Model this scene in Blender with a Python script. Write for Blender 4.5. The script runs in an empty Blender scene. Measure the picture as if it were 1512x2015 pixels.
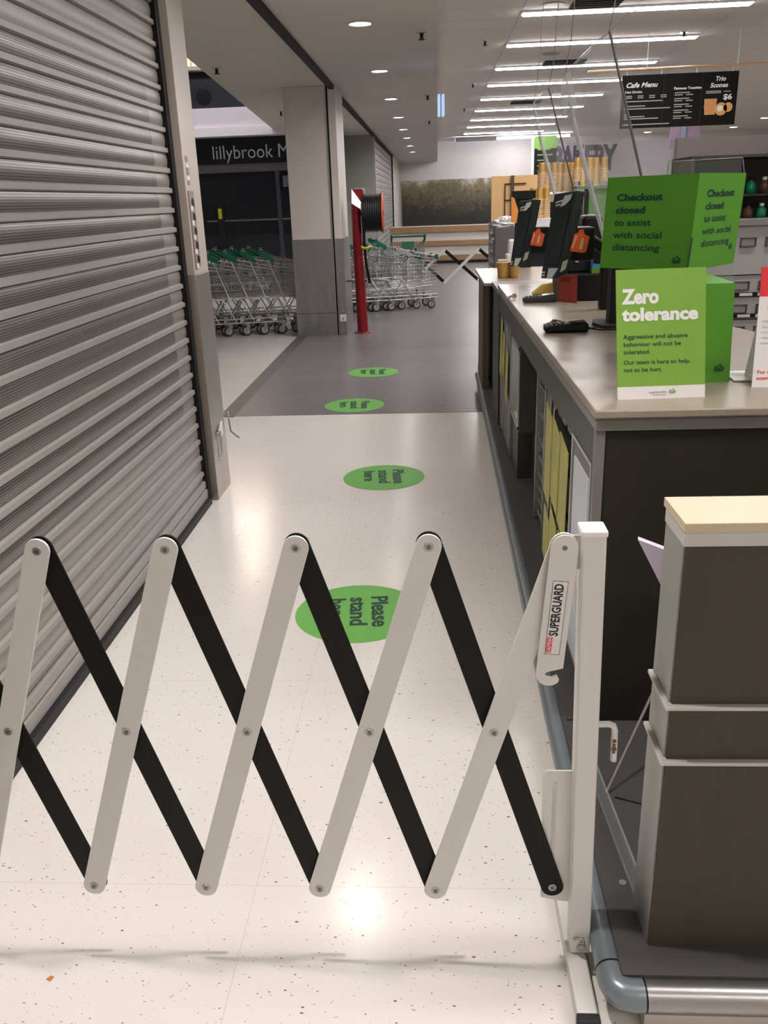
import bpy, math, random
from mathutils import Vector, Matrix
random.seed(7)
SC = bpy.context.scene
COL = SC.collection
V = Vector
R_ = math.radians
# ------------------------------------------------------------------ camera frame
FPX, CX, CY, H = 1670., 756., 1007.5, 1.52
_v1 = V((850-CX, 392-CY, FPX)); _vx = 920.
_vy = CY+(FPX*FPX+(850-CX)*(_vx-CX))/(CY-392)
_v3 = V((_vx-CX, _vy-CY, FPX))
YC = _v1.normalized(); ZC = -_v3.normalized(); XC = YC.cross(ZC)
if XC.x < 0: XC = -XC
XC.normalize()
RM = Matrix((XC, YC, ZC))
CAM = V((0, 0, H))
def ray(u, v): return RM @ V(((u-CX)/FPX, (v-CY)/FPX, 1))
def aty(u, v, y): d = ray(u, v); return CAM+d*(y/d.y)
def atz(u, v, z): d = ray(u, v); return CAM+d*((z-H)/d.z)
def atx(u, v, x): d = ray(u, v); return CAM+d*(x/d.x)
# ------------------------------------------------------------------ materials
MATS = {}
def mat(name, col, rough=.5, metal=0., var=.06, scale=8., emit=None, es=0., trans=0., ior=1.45, spec=None, bump=0., stretch=None, alpha=None, coat=0.):
    if name in MATS: return MATS[name]
    m = bpy.data.materials.new(name); m.use_nodes = True
    nt = m.node_tree; N = nt.nodes; L = nt.links
    b = N['Principled BSDF']
    b.inputs['Base Color'].default_value = (*col, 1)
    b.inputs['Roughness'].default_value = rough
    b.inputs['Metallic'].default_value = metal
    b.inputs['IOR'].default_value = ior
    if spec is not None: b.inputs['Specular IOR Level'].default_value = spec
    if trans: b.inputs['Transmission Weight'].default_value = trans
    if coat: b.inputs['Coat Weight'].default_value = coat
    if alpha is not None: b.inputs['Alpha'].default_value = alpha
    if emit:
        b.inputs['Emission Color'].default_value = (*emit, 1)
        b.inputs['Emission Strength'].default_value = es
    if var and not emit:
        tc = N.new('ShaderNodeTexCoord'); mp = N.new('ShaderNodeMapping'); nz = N.new('ShaderNodeTexNoise')
        mx = N.new('ShaderNodeMix'); mx.data_type = 'RGBA'
        if stretch: mp.inputs['Scale'].default_value = stretch
        nz.inputs['Scale'].default_value = scale; nz.inputs['Detail'].default_value = 4
        L.new(tc.outputs['Object'], mp.inputs[0]); L.new(mp.outputs[0], nz.inputs['Vector'])
        L.new(nz.outputs['Fac'], mx.inputs['Factor'])
        mx.inputs[6].default_value = (*[max(0, c*(1-var)) for c in col], 1)
        mx.inputs[7].default_value = (*[min(1, c*(1+var)) for c in col], 1)
        L.new(mx.outputs[2], b.inputs['Base Color'])
        if bump:
            bp = N.new('ShaderNodeBump'); bp.inputs['Strength'].default_value = bump; bp.inputs['Distance'].default_value = .002
            L.new(nz.outputs['Fac'], bp.inputs['Height']); L.new(bp.outputs[0], b.inputs['Normal'])
    MATS[name] = m
    return m
def emis(name, col, s):
    if name in MATS: return MATS[name]
    m = bpy.data.materials.new(name); m.use_nodes = True; nt = m.node_tree
    nt.nodes.remove(nt.nodes['Principled BSDF'])
    e = nt.nodes.new('ShaderNodeEmission'); e.inputs[0].default_value = (*col, 1); e.inputs[1].default_value = s
    nt.links.new(e.outputs[0], nt.nodes['Material Output'].inputs[0]); MATS[name] = m
    return m
def nodes(name, rough=.3):
    m = bpy.data.materials.new(name); m.use_nodes = True; nt = m.node_tree
    b = nt.nodes['Principled BSDF']; b.inputs['Roughness'].default_value = rough
    MATS[name] = m
    return m, nt, nt.nodes, nt.links, b
def mathn(N, L, op, a, b=None, c=None, clamp=False):
    n = N.new('ShaderNodeMath'); n.operation = op; n.use_clamp = clamp
    for i, x in enumerate((a, b, c)):
        if x is None: continue
        if isinstance(x, (int, float)): n.inputs[i].default_value = x
        else: L.new(x, n.inputs[i])
    return n.outputs[0]
def mixc(N, L, f, a, b):
    n = N.new('ShaderNodeMix'); n.data_type = 'RGBA'
    if isinstance(f, (int, float)): n.inputs[0].default_value = f
    else: L.new(f, n.inputs[0])
    for i, x in ((6, a), (7, b)):
        if isinstance(x, tuple): n.inputs[i].default_value = (*x, 1)
        else: L.new(x, n.inputs[i])
    return n.outputs[2]
def floor_cream():
    m, nt, N, L, b = nodes('speckled_vinyl', .2)
    tc = N.new('ShaderNodeTexCoord')
    base = N.new('ShaderNodeTexNoise'); base.inputs['Scale'].default_value = 1.3; base.inputs['Detail'].default_value = 5
    L.new(tc.outputs['Object'], base.inputs['Vector'])
    col = mixc(N, L, base.outputs['Fac'], (.75, .715, .675), (.81, .785, .75))
    for sc, th, rot, c, gate in ((42, .15, .5, (.10, .065, .045), .72), (55, .17, -.7, (.36, .28, .21), .55), (30, .13, 1.3, (.20, .11, .06), .80), (75, .17, .2, (.25, .19, .15), .6)):
        mp = N.new('ShaderNodeMapping'); mp.inputs['Rotation'].default_value = (0, 0, rot); mp.inputs['Scale'].default_value = (1, 1.9, 1)
        L.new(tc.outputs['Object'], mp.inputs[0])
        vo = N.new('ShaderNodeTexVoronoi'); vo.inputs['Scale'].default_value = sc; vo.distance = 'MANHATTAN'
        L.new(mp.outputs[0], vo.inputs['Vector'])
        sep = N.new('ShaderNodeSeparateColor'); L.new(vo.outputs['Color'], sep.inputs[0])
        g = mathn(N, L, 'GREATER_THAN', sep.outputs[0], gate)
        size = mathn(N, L, 'MULTIPLY', sep.outputs[1], th*1.6)
        d = mathn(N, L, 'LESS_THAN', vo.outputs['Distance'], size)
        f = mathn(N, L, 'MULTIPLY', g, d)
        f = mathn(N, L, 'MULTIPLY', f, .95)
        col = mixc(N, L, f, col, c)
    # faint vinyl seams
    sp = N.new('ShaderNodeSeparateXYZ'); L.new(tc.outputs['Object'], sp.inputs[0])
    for ax, per, off in ((0, .92, .44), (1, .92, .27)):
        a = mathn(N, L, 'ADD', sp.outputs[ax], off+40*per)
        a = mathn(N, L, 'MODULO', a, per)
        a = mathn(N, L, 'LESS_THAN', a, .0022)
        a = mathn(N, L, 'MULTIPLY', a, .28)
        col = mixc(N, L, a, col, (.35, .31, .27))
    L.new(col, b.inputs['Base Color'])
    n2 = N.new('ShaderNodeTexNoise'); n2.inputs['Scale'].default_value = 3; n2.inputs['Detail'].default_value = 6
    L.new(tc.outputs['Object'], n2.inputs['Vector'])
    r = N.new('ShaderNodeMapRange'); r.inputs[3].default_value = .12; r.inputs[4].default_value = .26
    L.new(n2.outputs['Fac'], r.inputs[0]); L.new(r.outputs[0], b.inputs['Roughness'])
    bp = N.new('ShaderNodeBump'); bp.inputs['Strength'].default_value = .12; bp.inputs['Distance'].default_value = .002
    n3 = N.new('ShaderNodeTexNoise'); n3.inputs['Scale'].default_value = 16; L.new(tc.outputs['Object'], n3.inputs['Vector'])
    L.new(n3.outputs['Fac'], bp.inputs['Height']); L.new(bp.outputs[0], b.inputs['Normal'])
    return m
def floor_grey():
    m, nt, N, L, b = nodes('grey_plank_vinyl', .32)
    tc = N.new('ShaderNodeTexCoord'); mp = N.new('ShaderNodeMapping'); mp.inputs['Scale'].default_value = (1, 1, 1)
    L.new(tc.outputs['Object'], mp.inputs[0])
    br = N.new('ShaderNodeTexBrick'); br.inputs['Scale'].default_value = 1; br.inputs['Brick Width'].default_value = 1.25
    br.inputs['Row Height'].default_value = .42; br.inputs['Mortar Size'].default_value = .0015
    br.inputs['Color1'].default_value = (.118, .112, .118, 1); br.inputs['Color2'].default_value = (.155, .148, .152, 1); br.inputs['Mortar'].default_value = (.09, .085, .09, 1)
    L.new(mp.outputs[0], br.inputs['Vector'])
    m2 = N.new('ShaderNodeMapping'); m2.inputs['Scale'].default_value = (1.2, 6, 1); L.new(tc.outputs['Object'], m2.inputs[0])
    nz = N.new('ShaderNodeTexNoise'); nz.inputs['Scale'].default_value = 2.5; nz.inputs['Detail'].default_value = 7; L.new(m2.outputs[0], nz.inputs['Vector'])
    f = mathn(N, L, 'MULTIPLY', nz.outputs['Fac'], .8)
    c = mixc(N, L, f, br.outputs['Color'], (.21, .195, .20))
    L.new(c, b.inputs['Base Color'])
    return m
def perforated():
    m, nt, N, L, b = nodes('perforated_shutter_steel', .38)
    b.inputs['Metallic'].default_value = .5
    tc = N.new('ShaderNodeTexCoord'); sp = N.new('ShaderNodeSeparateXYZ'); L.new(tc.outputs['Object'], sp.inputs[0])
    def cell(o, per, off):
        a = mathn(N, L, 'ADD', o, 40*per+off); a = mathn(N, L, 'MODULO', a, per)
        a = mathn(N, L, 'DIVIDE', a, per); a = mathn(N, L, 'SUBTRACT', a, .5); a = mathn(N, L, 'ABSOLUTE', a)
        return a
    a = cell(sp.outputs[1], .0075, 0); c = cell(sp.outputs[2], .0085, 0)
    a = mathn(N, L, 'LESS_THAN', a, .34); c = mathn(N, L, 'LESS_THAN', c, .24)
    f = mathn(N, L, 'MULTIPLY', a, c)
    nz = N.new('ShaderNodeTexNoise'); nz.inputs['Scale'].default_value = 5; L.new(tc.outputs['Object'], nz.inputs['Vector'])
    base = mixc(N, L, nz.outputs['Fac'], (.21, .20, .185), (.28, .265, .25))
    col = mixc(N, L, f, base, (.05, .047, .044))
    L.new(col, b.inputs['Base Color'])
    return m
def ceiling_tiles():
    m, nt, N, L, b = nodes('ceiling_tiles', .8)
    tc = N.new('ShaderNodeTexCoord'); br = N.new('ShaderNodeTexBrick'); br.offset = 0
    br.inputs['Scale'].default_value = 1; br.inputs['Brick Width'].default_value = 1.2; br.inputs['Row Height'].default_value = .6
    br.inputs['Mortar Size'].default_value = .006
    br.inputs['Color1'].default_value = (.72, .68, .64, 1); br.inputs['Color2'].default_value = (.69, .65, .61, 1); br.inputs['Mortar'].default_value = (.45, .42, .39, 1)
    mp = N.new('ShaderNodeMapping'); mp.inputs['Location'].default_value = (-.97+1.2*3, .15, 0)
    L.new(tc.outputs['Object'], mp.inputs[0]); L.new(mp.outputs[0], br.inputs['Vector']); L.new(br.outputs['Color'], b.inputs['Base Color'])
    return m
def mural():
    m, nt, N, L, b = nodes('field_mural', .5)
    tc = N.new('ShaderNodeTexCoord'); sp = N.new('ShaderNodeSeparateXYZ'); L.new(tc.outputs['Object'], sp.inputs[0])
    nz = N.new('ShaderNodeTexNoise'); nz.inputs['Scale'].default_value = 3.5; nz.inputs['Detail'].default_value = 10; nz.inputs['Roughness'].default_value = .75; L.new(tc.outputs['Object'], nz.inputs['Vector'])
    big = N.new('ShaderNodeTexNoise'); big.inputs['Scale'].default_value = .8; L.new(tc.outputs['Object'], big.inputs['Vector'])
    h = mathn(N, L, 'ADD', sp.outputs[2], mathn(N, L, 'MULTIPLY', mathn(N, L, 'SUBTRACT', big.outputs['Fac'], .5), .9))
    h = mathn(N, L, 'ADD', h, mathn(N, L, 'MULTIPLY', mathn(N, L, 'SUBTRACT', nz.outputs['Fac'], .5), 1.1))
    h = mathn(N, L, 'DIVIDE', h, 1.95)
    cr = N.new('ShaderNodeValToRGB'); L.new(h, cr.inputs[0])
    el = cr.color_ramp.elements
    el[0].position = .22; el[0].color = (.022, .018, .017, 1)
    el[1].position = .93; el[1].color = (.60, .55, .47, 1)
    for p, c in ((.40, (.05, .04, .028)), (.56, (.12, .10, .06)), (.76, (.19, .155, .075)), (.86, (.30, .25, .13))):
        e = el.new(p); e.color = (*c, 1)
    fine = N.new('ShaderNodeTexNoise'); fine.inputs['Scale'].default_value = 13; fine.inputs['Detail'].default_value = 6; L.new(tc.outputs['Object'], fine.inputs['Vector'])
    ff = mathn(N, L, 'MULTIPLY', mathn(N, L, 'SUBTRACT', fine.outputs['Fac'], .42), 5., clamp=True)
    dk = mixc(N, L, mathn(N, L, 'MULTIPLY', ff, mathn(N, L, 'SUBTRACT', 1.15, h, clamp=True)), cr.outputs[0], (.02, .017, .012))
    # blurred tree shapes
    w = mathn(N, L, 'MULTIPLY', sp.outputs[0], 8.5); w = mathn(N, L, 'SINE', w)
    w = mathn(N, L, 'SMOOTH_MAX', mathn(N, L, 'MULTIPLY', w, 1.6), 0, .3, clamp=True)
    zz = mathn(N, L, 'MULTIPLY', mathn(N, L, 'SMOOTHSTEP' if False else 'MULTIPLY', mathn(N, L, 'SUBTRACT', sp.outputs[2], .95), 3., clamp=True), mathn(N, L, 'MULTIPLY', mathn(N, L, 'SUBTRACT', 1.8, sp.outputs[2]), 5., clamp=True))
    w = mathn(N, L, 'MULTIPLY', mathn(N, L, 'MULTIPLY', w, zz), .6)
    w = mathn(N, L, 'MULTIPLY', w, mathn(N, L, 'MULTIPLY', nz.outputs['Fac'], 1.1))
    col = mixc(N, L, w, dk, (.15, .115, .035))
    L.new(col, b.inputs['Base Color'])
    return m
M_cream = floor_cream(); M_gfloor = floor_grey(); M_perf = perforated(); M_tiles = ceiling_tiles(); M_mural = mural()
M_wall = mat('warm_white_paint', (.72, .68, .64), .6)
M_soff = mat('soffit_paint', (.68, .64, .595), .7, scale=2)
M_pillar = mat('pillar_paint', (.72, .67, .63), .5, scale=2)
M_shut = mat('shutter_steel', (.31, .295, .28), .42, .3, scale=4, stretch=(1, .2, 6))
M_bar = mat('shutter_bead', (.34, .325, .31), .5, .15)
M_alu = mat('brushed_aluminium', (.55, .55, .55), .32, .9, stretch=(1, 1, 12))
M_steel = mat('scuffed_stainless', (.36, .345, .34), .42, .85, var=.22, scale=5, stretch=(3, 3, .8), bump=.2)
M_chrome = mat('chrome_wire', (.55, .55, .56), .22, .9, var=.03)
M_black = mat('black_plastic', (.006, .006, .0065), .45, spec=.3)
M_bpow = mat('black_powdercoat', (.006, .006, .006), .5, spec=.25)
M_wpow = mat('white_powdercoat', (.66, .65, .62), .42, var=.03)
M_rub = mat('black_rubber', (.015, .015, .018), .6)
M_disc = mat('green_floor_vinyl', (.15, .46, .085), .35, var=.03)
M_ink = mat('dark_green_ink', (.008, .045, .035), .5, var=.02)
M_dkgreen = mat('trolley_green', (.0, .13, .065), .4)
M_cdark = mat('charcoal_laminate', (.060, .057, .055), .45, scale=3)
M_cend = mat('dark_brown_laminate', (.026, .022, .017), .6, spec=.3, scale=30, stretch=(1, 1, .15), var=.15)
M_bag = mat('brown_laminate', (.062, .053, .039), .6, spec=.3, scale=40, stretch=(1, 1, .15), var=.12)
M_top = mat('cream_counter_laminate', (.32, .27, .21), .25, scale=60)
M_trim = mat('grey_edge_trim', (.22, .21, .19), .4)
M_plat = mat('grey_platform', (.058, .054, .054), .5, scale=4)
M_rail = mat('blue_grey_rail', (.19, .22, .245), .3, .35)
M_sgreen = mat('card_green', (.21, .41, .05), .5, var=.02)
M_bgreen = mat('box_green', (.085, .29, .02), .55, var=.03)
M_white = mat('white_card', (.80, .78, .78), .5, var=.02)
M_off = mat('white_lettering', (.85, .85, .84), .5, var=.01)
M_yellow = mat('yellow_ticket', (.50, .46, .13), .5, var=.25, scale=14)
M_red = mat('red_paint', (.22, .008, .012), .35)
M_orange = mat('orange_card', (.80, .12, .025), .5)
M_or2 = mat('orange_board', (.80, .30, .06), .5)
M_peach = mat('peach_board', (.85, .52, .24), .5, var=.02)
M_wood = mat('wood_rail', (.36, .22, .12), .45, scale=10, stretch=(.3, 4, 4), var=.2)
M_clear = mat('clear_acrylic', (.97, .98, .98), .02, trans=1., var=0, ior=1.2)
M_kraft = mat('gold_paper_cup', (.52, .30, .08), .38, .25, var=.1)
M_rim = mat('cup_rim', (.85, .68, .50), .5)
M_tube = emis('fluorescent_tube', (1., .96, .95), 27)
M_dl = emis('downlight_lens', (1., .95, .90), 25.)
M_text = mat('black_ink', (.01, .01, .01), .5)
M_redink = mat('red_ink', (.75, .03, .03), .5)
M_slabel = mat('pale_label', (.60, .62, .64), .5)
M_grey = mat('grey_plastic', (.20, .185, .18), .5)
M_dgrey = mat('dark_grey_paint', (.022, .022, .025), .6, spec=.3)
# ------------------------------------------------------------------ mesh builder
class MB:
    def __init__(s): s.v = []; s.f = []; s.sm = []; s.mi = []; s.m = 0
    def add(s, vs, fs, smooth=False):
        n = len(s.v); s.v += [V(p) for p in vs]
        for f in fs: s.f.append([i+n for i in f]); s.sm.append(smooth); s.mi.append(s.m)
        return s
    def box(s, a, b):
        x0, y0, z0 = a; x1, y1, z1 = b
        return s.hexa([(x0, y0, z0), (x1, y0, z0), (x1, y1, z0), (x0, y1, z0)], [(x0, y0, z1), (x1, y0, z1), (x1, y1, z1), (x0, y1, z1)])
    def hexa(s, lo, hi):
        return s.add(list(lo)+list(hi), [(3, 2, 1, 0), (4, 5, 6, 7), (0, 1, 5, 4), (1, 2, 6, 5), (2, 3, 7, 6), (3, 0, 4, 7)])
    def prism(s, pts, d):   # polygon points (3D) extruded along d
        n = len(pts); d = V(d); p = [V(q) for q in pts]
        fs = [tuple(range(n))[::-1], tuple(range(n, 2*n))]+[(i, (i+1) % n, n+(i+1) % n, n+i) for i in range(n)]
        return s.add(p+[q+d for q in p], fs)
    def tube(s, pts, r, n=8, cap=True):
        pts = [V(p) for p in pts]; rings = []; up = None
        for i, p in enumerate(pts):
            t = ((pts[min(i+1, len(pts)-1)]-p).normalized()+(p-pts[max(i-1, 0)]).normalized())
            if t.length < 1e-6: t = pts[-1]-pts[0]
            t.normalize()
            a = t.cross(V((0, 0, 1))) if abs(t.z) < .9 else t.cross(V((1, 0, 0)))
            if up is not None:
                a = up-t*up.dot(t)
            a.normalize(); up = a; b = t.cross(a)
            rr = r[i] if isinstance(r, (list, tuple)) else r
            rings.append([p+(a*math.cos(2*math.pi*k/n)+b*math.sin(2*math.pi*k/n))*rr for k in range(n)])
        vs = [q for g in rings for q in g]; fs = []
        for i in range(len(pts)-1):
            for k in range(n): fs.append((i*n+k, i*n+(k+1) % n, (i+1)*n+(k+1) % n, (i+1)*n+k))
        s.add(vs, fs, True)
        if cap: s.add(rings[0], [tuple(range(n))[::-1]]); s.add(rings[-1], [tuple(range(n))])
        return s
    def lathe(s, c, prof, n=20, axis='z'):
        c = V(c); vs = []
        for r, z in prof:
            for k in range(n):
                a = 2*math.pi*k/n; x, y = r*math.cos(a), r*math.sin(a)
                vs.append(c+(V((x, y, z)) if axis == 'z' else V((z, x, y)) if axis == 'x' else V((x, z, y))))
        fs = []
        for i in range(len(prof)-1):
            for k in range(n): fs.append((i*n+k, i*n+(k+1) % n, (i+1)*n+(k+1) % n, (i+1)*n+k))
        return s.add(vs, fs, True)
    def disc(s, c, r, U, W, d, n=24, r0=0):   # solid disc of thickness vector d in plane U,W
        c = V(c); U = V(U); W = V(W)
        return s.prism([c+U*r*math.cos(2*math.pi*k/n)+W*r*math.sin(2*math.pi*k/n) for k in range(n)], d)
    def build(s, name, m, parent=None, origin=None, bev=0, label=None):
        ms = m if isinstance(m, (list, tuple)) else [m]
        if parent is not None: o0 = V(ORI.get(parent.name, (0, 0, 0)))
        elif origin is not None: o0 = V(origin)
        else:
            mn = [min(p[i] for p in s.v) for i in range(3)]; mx = [max(p[i] for p in s.v) for i in range(3)]
            o0 = V(((mn[0]+mx[0])/2, (mn[1]+mx[1])/2, mn[2]))
        me = bpy.data.meshes.new(name); me.from_pydata([tuple(p-o0) for p in s.v], [], s.f); me.update()
        for mm in ms: me.materials.append(mm)
        for p, a, i in zip(me.polygons, s.sm, s.mi): p.use_smooth = a; p.material_index = i
        import bmesh
        bm = bmesh.new(); bm.from_mesh(me); bmesh.ops.recalc_face_normals(bm, faces=bm.faces); bm.to_mesh(me); bm.free()
        o = bpy.data.objects.new(name, me); COL.objects.link(o)
        if parent is not None:
            o.parent = parent; ORI[o.name] = o0
        else: o.location = o0; ORI[o.name] = o0
        if bev:
            b = o.modifiers.new('bevel', 'BEVEL'); b.width = bev; b.segments = 2; b.limit_method = 'ANGLE'
        if label: o['label'] = label
        return o
ORI = {}
def tag(o, label, cat, group=None, kind=None):
    o['label'] = label; o['category'] = cat
    if group: o['group'] = group
    if kind: o['kind'] = kind
    return o
def thing(name, label, cat, loc, group=None):
    o = bpy.data.objects.new(name, None); COL.objects.link(o); o.location = loc; o.empty_display_size = .1
    ORI[o.name] = V(loc); return tag(o, label, cat, group)
def struct(o): o['kind'] = 'structure'; return o
def copy_tree(o, parent=None):
    c = o.copy(); COL.objects.link(c); c.parent = parent
    if parent is not None: c.matrix_parent_inverse = o.matrix_parent_inverse.copy()
    for ch in list(o.children):
        copy_tree(ch, c)
    return c
def text(body, p0, U, W, h, m, parent, name='lettering', width=None, bold=0, ext=.0006, align='LEFT', space=1., shear=0, lift=.0008):
    """flat lettering: baseline start p0, reading direction U, up direction W, capital height h"""
    cu = bpy.data.curves.new('f', 'FONT'); cu.body = body; cu.size = 1; cu.offset = bold; cu.resolution_u = 3
    cu.space_character = space; cu.shear = shear; cu.align_x = align; cu.fill_mode = 'FRONT'
    o = bpy.data.objects.new('f', cu); COL.objects.link(o)
    me = bpy.data.meshes.new_from_object(o.evaluated_get(bpy.context.evaluated_depsgraph_get()))
    bpy.data.objects.remove(o); bpy.data.curves.remove(cu)
    U = V(U).normalized(); W = V(W).normalized(); Nn = U.cross(W)
    xs = [v.co.x for v in me.vertices]; s = h/.7; sx = s
    if width: sx = width/(max(xs)-min(xs)) if align != 'LEFT' else width/max(xs)
    mb = MB(); vs = [V(p0)+U*v.co.x*sx+W*v.co.y*s+Nn*lift for v in me.vertices]
    mb.add(vs, [tuple(p.vertices) for p in me.polygons])
    bpy.data.meshes.remove(me)
    ob = mb.build(name, m, parent)
    return ob
# ------------------------------------------------------------------ camera
cam = bpy.data.cameras.new('camera'); co = bpy.data.objects.new('camera', cam); COL.objects.link(co)
cam.sensor_fit = 'VERTICAL'; cam.sensor_height = 36; cam.lens = FPX*36/2015; cam.clip_end = 200; cam.clip_start = .02
r = RM @ V((1, 0, 0)); d = RM @ V((0, 1, 0)); f = RM @ V((0, 0, 1))
co.matrix_world = Matrix(((r.x, -d.x, -f.x, 0), (r.y, -d.y, -f.y, 0), (r.z, -d.z, -f.z, H), (0, 0, 0, 1)))
SC.camera = co
vs_ = SC.view_settings; vs_.view_transform = 'Standard'; vs_.look = 'None'; vs_.gamma = 1; vs_.use_curve_mapping = False; vs_.exposure = 0.85
w = bpy.data.worlds.new('world'); SC.world = w; w.use_nodes = True
w.node_tree.nodes['Background'].inputs[0].default_value = (.9, .93, 1, 1); w.node_tree.nodes['Background'].inputs[1].default_value = .30
# ------------------------------------------------------------------ setting
struct(MB().box((-9, -3, -.1), (11.5, 34, 0)).build('floor', M_cream, origin=(0, 0, 0)))
struct(MB().prism([(-1.62, 6.32, 0), (4.5, 6.28, 0), (4.5, 31.8, 0), (-1.62, 31.8, 0)], (0, 0, .002)).build('floor', M_gfloor, origin=(0, 0, 0)))
M_edge = mat('dark_edge_vinyl', (.09, .095, .10), .5, scale=9, var=.3)
struct(MB().prism([(-1.66, 6.30, 0), (-1.54, 6.30, 0), (-1.54, 10.4, 0), (-1.66, 10.4, 0)], (0, 0, .003)).build('trim_1', M_edge))
# soffit over the walkway with a step up to the shop ceiling at its right edge
struct(MB().prism([(-1.45, -3, 2.74), (.045, -3, 2.74), (.06, 6.4, 2.74), (.215, 31.9, 2.74), (-4.0, 31.9, 2.74), (-2.56, 14., 2.74), (-2.1, 8.18, 2.74), (-1.75, 4., 2.74)], (0, 0, .62)).build('ceiling', M_soff, origin=(0, 0, 2.74)))
struct(MB().box((.0, -3, 3.35), (11.5, 32.5, 3.5)).build('ceiling', M_tiles, origin=(0, 0, 3.35)))
struct(MB().box((-1.12, -3, 2.70), (-1.06, 10.38, 2.745)).build('trim_2', M_dgrey))
struct(MB().box((-1.14, 11.0, 2.70), (-1.08, 26.2, 2.745)).build('trim_3', M_dgrey))
struct(MB().box((-1.5, 31.5, 0), (11.5, 31.7, 3.5)).build('wall_back', M_wall))
struct(MB().box((11.3, -3, 0), (11.5, 31.7, 3.5)).build('wall_right', M_wall))
struct(MB().box((-9, -3.2, 0), (11.5, -3, 3.5)).build('wall_front', M_wall))
struct(MB().box((-1.3, 26.2, 0), (-1.1, 31.5, 2.74)).build('wall_left', M_pillar))
struct(MB().box((-1.35, -3, 0), (-1.26, -1.0, 2.74)).build('wall_left', M_pillar))
o = MB().box((-1.75, 18.0, 0), (-1.14, 18.25, 2.74)).build('wall_left', mat('alcove_paint', (.40, .40, .37), .6)); struct(o)
# mural on far wall, wooden bump rails on low partition
q0 = aty(790, 358, 31.45); q1 = aty(985, 458, 31.45)
o = MB().box((q0.x, 31.44, .35), (q1.x, 31.5, q0.z+.03)).build('wall_mural', M_mural); tag(o, 'large olive and brown field mural on the far wall', 'mural'); mural_o = o
part = thing('low_partition', 'low white partition with three wooden bump rails before the far wall', 'partition', (.5, 22.3, 0))
MB().box((-1.02, 22.25, 0), (1.75, 22.4, .90)).build('panel', M_wall, part)
for i, (z0, z1) in enumerate(((.74, .89), (.42, .545), (.07, .20))):
    MB().box((-1.05, 22.19, z0), (1.78, 22.25, z1)).build('rail', M_wood, part, bev=.01)
MB().box((-1.05, 22.2, .004), (1.78, 22.25, .05)).build('kick_strip', M_black, part)
# pillar
pl = thing('support_pillar', 'white square pillar clad in scuffed steel, before the trolleys', 'pillar', (-1.35, 10.5, 0))
MB().box((-1.645, 10.4, 1.12), (-1.165, 10.55, 2.74)).box((-1.145, 10.4, 1.12), (-1.06, 11.25, 2.74)).build('painted_shaft', M_pillar, pl, bev=.006)
MB().box((-1.65, 10.39, 0), (-1.165, 10.56, .27)).box((-1.648, 10.393, .275), (-1.165, 10.555, 1.12)).build('steel_cladding', M_steel, pl)
MB().box((-1.145, 10.39, 0), (-1.045, 11.26, 1.12)).build('side_cladding', M_steel, pl)
MB().box((-1.165, 10.43, 0), (-1.145, 10.5, 2.74)).build('guide_slot', M_black, pl)
MB().box((-1.172, 10.385, 0), (-1.162, 10.41, 2.74)).build('guide_edge', M_alu, pl)
MB().box((-1.125, 10.375, .17), (-1.05, 10.39, .25)).build('lock_plate', M_white, pl, bev=.003)
MB().disc((-1.085, 10.374, .205), .008, (1, 0, 0), (0, 0, 1), (0, -.006, 0)).build('keyhole', M_black, pl)
MB().tube([(-1.125, 10.38, .27), (-1.115, 10.37, .30), (-1.09, 10.37, .305), (-1.07, 10.37, .285)], .004, 6).build('latch_hook', M_alu, pl)
# ------------------------------------------------------------------ roller shutters
def shutter(x, y0, y1, label, ztop=2.9, pitch=.0894, off=1.408, perf=True, xo=0):
    t = thing('roller_shutter', label, 'shutter', (x, (y0+y1)/2, 0))
    c = MB(); k = 0; z = off-pitch*14
    while z < .135: z += pitch
    z -= pitch; first = True
    while z < ztop:
        za = max(z+.028, .13); zb = min(z+pitch, ztop)
        per = perf and .46 < z < 2.02
        # slat between beads: shallow curve
        n = 5; pr = []
        for i in range(n+1):
            u = i/n; pr.append((x-.012+.005*math.sin(math.pi*u), za+(zb-za)*u))
        ya, yb = y0, y1
        segs = [(ya, yb, 0)] if not per else [(ya, yb-.2, 1), (yb-.2, yb, 0)]
        for (a, b, mi) in segs:
            c.m = mi; vs = []
            for px, pz in pr: vs += [(px, a, pz), (px, b, pz)]
            c.add(vs, [(2*i, 2*i+1, 2*i+3, 2*i+2) for i in range(n)], True)
        if z > .12:
            c.m = 3; c.box((x-.014, y0, z-.007), (x-.0115, y1, z+.001)); c.m = 2; n = 6; vs = []  # dark inset strip: slat gap with the bead's shadow line in its colour
            for i in range(n+1):
                u = i/n; e_ = x-.012+.014*min(1, 6*math.sin(math.pi*u)+.0001); vs += [(e_, y0, z+.028*u), (e_, y1, z+.028*u)]
            c.add(vs, [(2*i, 2*i+1, 2*i+3, 2*i+2) for i in range(n)], False)
        z += pitch
    c.m = 0; c.box((x-.03, y0, .1), (x-.022, y1, ztop))
    c.build('curtain', [M_shut, M_perf, M_bar, mat('slat_gap_shade', (.03, .028, .027), .7)], t)
    b = MB().box((x-.02, y0, .035), (x+.012, y1, .085)).box((x-.016, y0, .09), (x+.006, y1, .13)); b.build('bottom_rail', M_bar, t, bev=.004)
    MB().box((x-.02, y0, 0), (x+.03, y1, .035)).build('rubber_seal', M_rub, t)
    return t
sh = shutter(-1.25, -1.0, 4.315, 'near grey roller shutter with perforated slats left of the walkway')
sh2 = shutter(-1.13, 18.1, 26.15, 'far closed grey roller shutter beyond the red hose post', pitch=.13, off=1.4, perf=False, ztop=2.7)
MB().box((-1.16, 18.02, 0), (-1.10, 18.12, 2.7)).build('guide', M_alu, sh2)
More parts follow.
